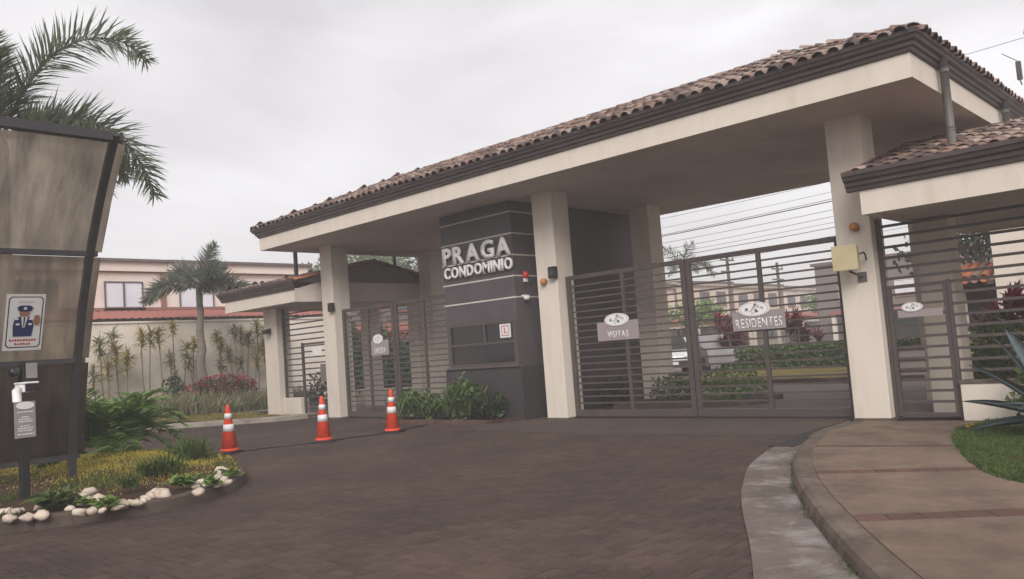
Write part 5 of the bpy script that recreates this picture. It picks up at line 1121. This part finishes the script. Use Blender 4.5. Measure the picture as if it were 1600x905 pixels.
blobshrub('dark shrub left of the left pedestrian gate', (-18.2, 3.2, .6), (.8, .8, .7), 900, .13, 'leaf_dark', 120)
blobshrub('leafy shrub at the right end of the low white wall', (1.95, -.35, .45), (.55, .45, .5), 1100, .11, 'leaf_mid', 121)
blobshrub('tall dark hedge shrub left part behind the SALIDA gate', (-24.0, 7.6, 1.5), (1.5, .9, 1.7), 2400, .18, 'leaf_dark', 122)
blobshrub('tall dark hedge shrub right part behind the SALIDA gate', (-22.0, 7.9, 1.4), (1.3, .9, 1.6), 2200, .18, 'leaf_dark', 123)
k = MB(); k.prism([(-6.4, 2.0), (-4.0, 2.35), (-3.5, 3.0), (-3.6, 4.0), (-4.6, 4.6), (-6.4, 4.6)], -.03, .1); struct(k.build('planter_island', 'kerb'))
pw = thing('planter_wall', 'low cream planter wall behind the SALIDA gate', 'wall', (-14.5, 4.7, 0)); part_box(pw, 'wall', 'stucco_wall', -19, -13.2, 4.6, 4.8, -.03, .42); part_box(pw, 'coping', 'stucco', -19.02, -13.18, 4.57, 4.83, .421, .47)
# vehicles
def car(name, label, loc, rz, paint, cover=False):
    t = thing(name, label, 'car', loc, 'parked cars', rz)
    L, W = 4.2, 1.72; P = [(-2.1, .32), (-2.1, .72), (-1.95, .88), (-1.1, .98), (-.45, 1.44), (1.1, 1.48), (1.85, 1.0), (2.08, .9), (2.1, .34)]
    secs = [(-.5, .96), (-.43, 1), (.43, 1), (.5, .96)]; q = MB(); n = len(P)
    for fy, sc_ in secs: q.v += [(x * sc_, fy * W * (1 - .16 * max(0, z - .85) / .6), .32 + (z - .32) * (sc_ if z > .4 else 1)) for x, z in P]
    for s_ in range(3):
        for k in range(n): q.f.append((s_ * n + k, s_ * n + (k + 1) % n, (s_ + 1) * n + (k + 1) % n, (s_ + 1) * n + k)); q.m.append(0)
    q.f += [tuple(range(n)), tuple(range(4 * n - 1, 3 * n - 1, -1))]; q.m += [0, 0]
    b = bevel(q.build('cover' if cover else 'body', paint, t, False, Z3), .06, 3)
    for x in (-1.35, 1.3):
        for y in (-1, 1):
            q = MB(); q.lathe([(.2, -.1), (.31, -.1), (.32, -.06), (.32, .06), (.31, .1), (.2, .1)], 18, (x, y * .78, .32), 'y'); o = q.build('wheel', 'rubber', t, True, Z3)
            if not cover: q = MB(); q.lathe([(.19, -.104), (.19, .104)], 14, (x, y * .78, .32), 'y'); q.build('rim', 'alu', o, False, Z3)
    if not cover:
        q = MB(); q.add([(-1.1, -.7, .995), (-1.1, .7, .995), (-.5, .62, 1.42), (-.5, -.62, 1.42)], [(0, 1, 2, 3)]); o = q.build('windscreen', 'dark_glass', t, False, (-.06, 0, .03))
        for y in (-1, 1):
            q = MB(); q.add([(-.85, y * .80, 1.0), (1.5, y * .80, 1.02), (1.1, y * .72, 1.4), (-.42, y * .72, 1.39)], [(0, 1, 2, 3)]); q.build('side_window', 'dark_glass', t, False, (0, y * .035, 0))
            q = MB(); q.box(-2.13, -2.0, y * .6 - .18, y * .6 + .18, .66, .8); bevel(q.build('headlight', 'sky_tint_glass', t, False, Z3), .02)
        q = MB(); q.box(-2.125, -2.05, -.55, .55, .36, .58); q.build('grille', 'black', t, False, Z3); q = MB(); q.box(-2.14, -2.126, -.2, .2, .44, .54); q.build('number_plate', 'poster_white', t, False, Z3)
    return t
car('parked_car', 'white parked car behind the rear column and VISITAS gate', (-13.6, 15.4, 0), R(128), 'car_white')
car('covered_car', 'parked car under a grey cover beyond the gate meeting post', (-12.55, 17.2, 0), R(136), 'cover_grey', True)
car('parked_car', 'dark car parked in front of the garage behind the SALIDA gate', (-21.6, 10.2, 0), R(180), 'car_dark')
# utility poles and cables
def pole(label, x, y, h_):
    t = thing('utility_pole', label, 'pole', (x, y, 0), 'utility poles'); q = MB(); q.tube([(x, y, 0), (x, y, h_)], [.15, .1], 10); q.build('shaft', 'wood_pole', t, smooth=True)
    for z in (h_ - .5, h_ - 1.3): part_box(t, 'cross_arm', 'wood_pole', x - .06, x + .06, y - .9, y + .9, z - .05, z + .05)
    for yy in (-.8, 0, .8):
        q = MB(); q.lathe([(.05, 0), (.06, .05), (.04, .1), (.055, .13), (.02, .18)], 10, (x, y + yy, h_ - .45)); q.build('insulator', 'pipe', t)
pole('utility pole at the right edge of the photo behind the roof', -1.55, 22, 11.6); pole('utility pole hidden mostly by the booth', -46, 22, 11.6); pole('far utility pole past the right edge', 44, 22, 11.6)
pole('distant thin pole right of the slim palm', -23.3, 39, 7.0); pole('distant thin pole above the RESIDENTES sign', -23.5, 47, 6.6)
spec = [(7.36, 0.0086, 'topmost cable of the bundle seen beyond the portico'), (6.77, 0.0115, 'second cable from the top beyond the portico'), (6.6, 0.0216, 'thickest cable beyond the portico'), (6.25, 0.0101, 'thin cable just below the thickest one'), (6.02, 0.0101, 'fifth cable from the top beyond the portico'), (5.7, 0.0086, 'sixth cable from the top beyond the portico'), (5.5, 0.0144, 'second thickest cable beyond the portico'), (5.2, 0.0086, 'lowest cable beyond the portico'), (7.05, .008, 'faint cable just below the topmost one'), (4.95, .008, 'faint cable barely above the gate top rail'), (11.1, 0.0101, 'high single cable at the right edge of the sky')]
for k, (z, rr_, lab) in enumerate(spec):
    q = MB(); pts = []; yy = 22 + (.0 if k == 10 else .12 * ((k * 3) % 5 - 2))
    for a0, a1 in ((-46, -1.55), (-1.55, 44)):
        for j in range(25):
            t_ = j / 24; sag = (.55 + .07 * ((k * 2) % 3)) * 4 * t_ * (1 - t_); off = .33 * 4 * .75 * .25
            pts.append((a0 + (a1 - a0) * t_, yy, z + .33 - sag if k != 10 else z + .1 - sag * .4))
    q.tube(pts[:25] + pts[26:], rr_, 5); o = q.build('power_cable', 'black'); tag(o, lab, 'cable', 'overhead cables')
t = thing('hanging_fuse', 'dark fuse switch hanging near the cable at the far right', 'fuse', tuple(at(1592, 108, 31))); q = MB(); q.box(-.09, .09, -.07, .07, -.42, .3); bevel(q.build('housing', 'black', t, False, Z3), .03); q = MB(); q.tube([(0, 0, .3), (-.5, 0, .75)], .015, 5); q.build('lead', 'black', t, False, Z3); q = MB(); q.tube([(0, 0, -.42), (.04, 0, -.62)], .03, 6); q.build('contact', 'pipe', t, False, Z3)

# ------------------------------------------------------------------ volume added to lift dark tones, imitating a windscreen veil
hz = MB(); hz.box(-243, 243, -243, 243, -1.1, 12.6)
hm = bpy.data.materials.new('added_veil'); hm.use_nodes = True; hm.node_tree.nodes.clear()
pv_ = hm.node_tree.nodes.new('ShaderNodeVolumePrincipled'); pv_.inputs['Color'].default_value = (0.95, 0.92, 0.925, 1); pv_.inputs['Density'].default_value = 0.0048
ho_ = hm.node_tree.nodes.new('ShaderNodeOutputMaterial'); hm.node_tree.links.new(pv_.outputs[0], ho_.inputs['Volume']); MATS['added_veil'] = hm
stuff(hz.build('added_veil', 'added_veil'), 'thin pale volume added to lift dark tones like a windscreen veil', 'added_veil')
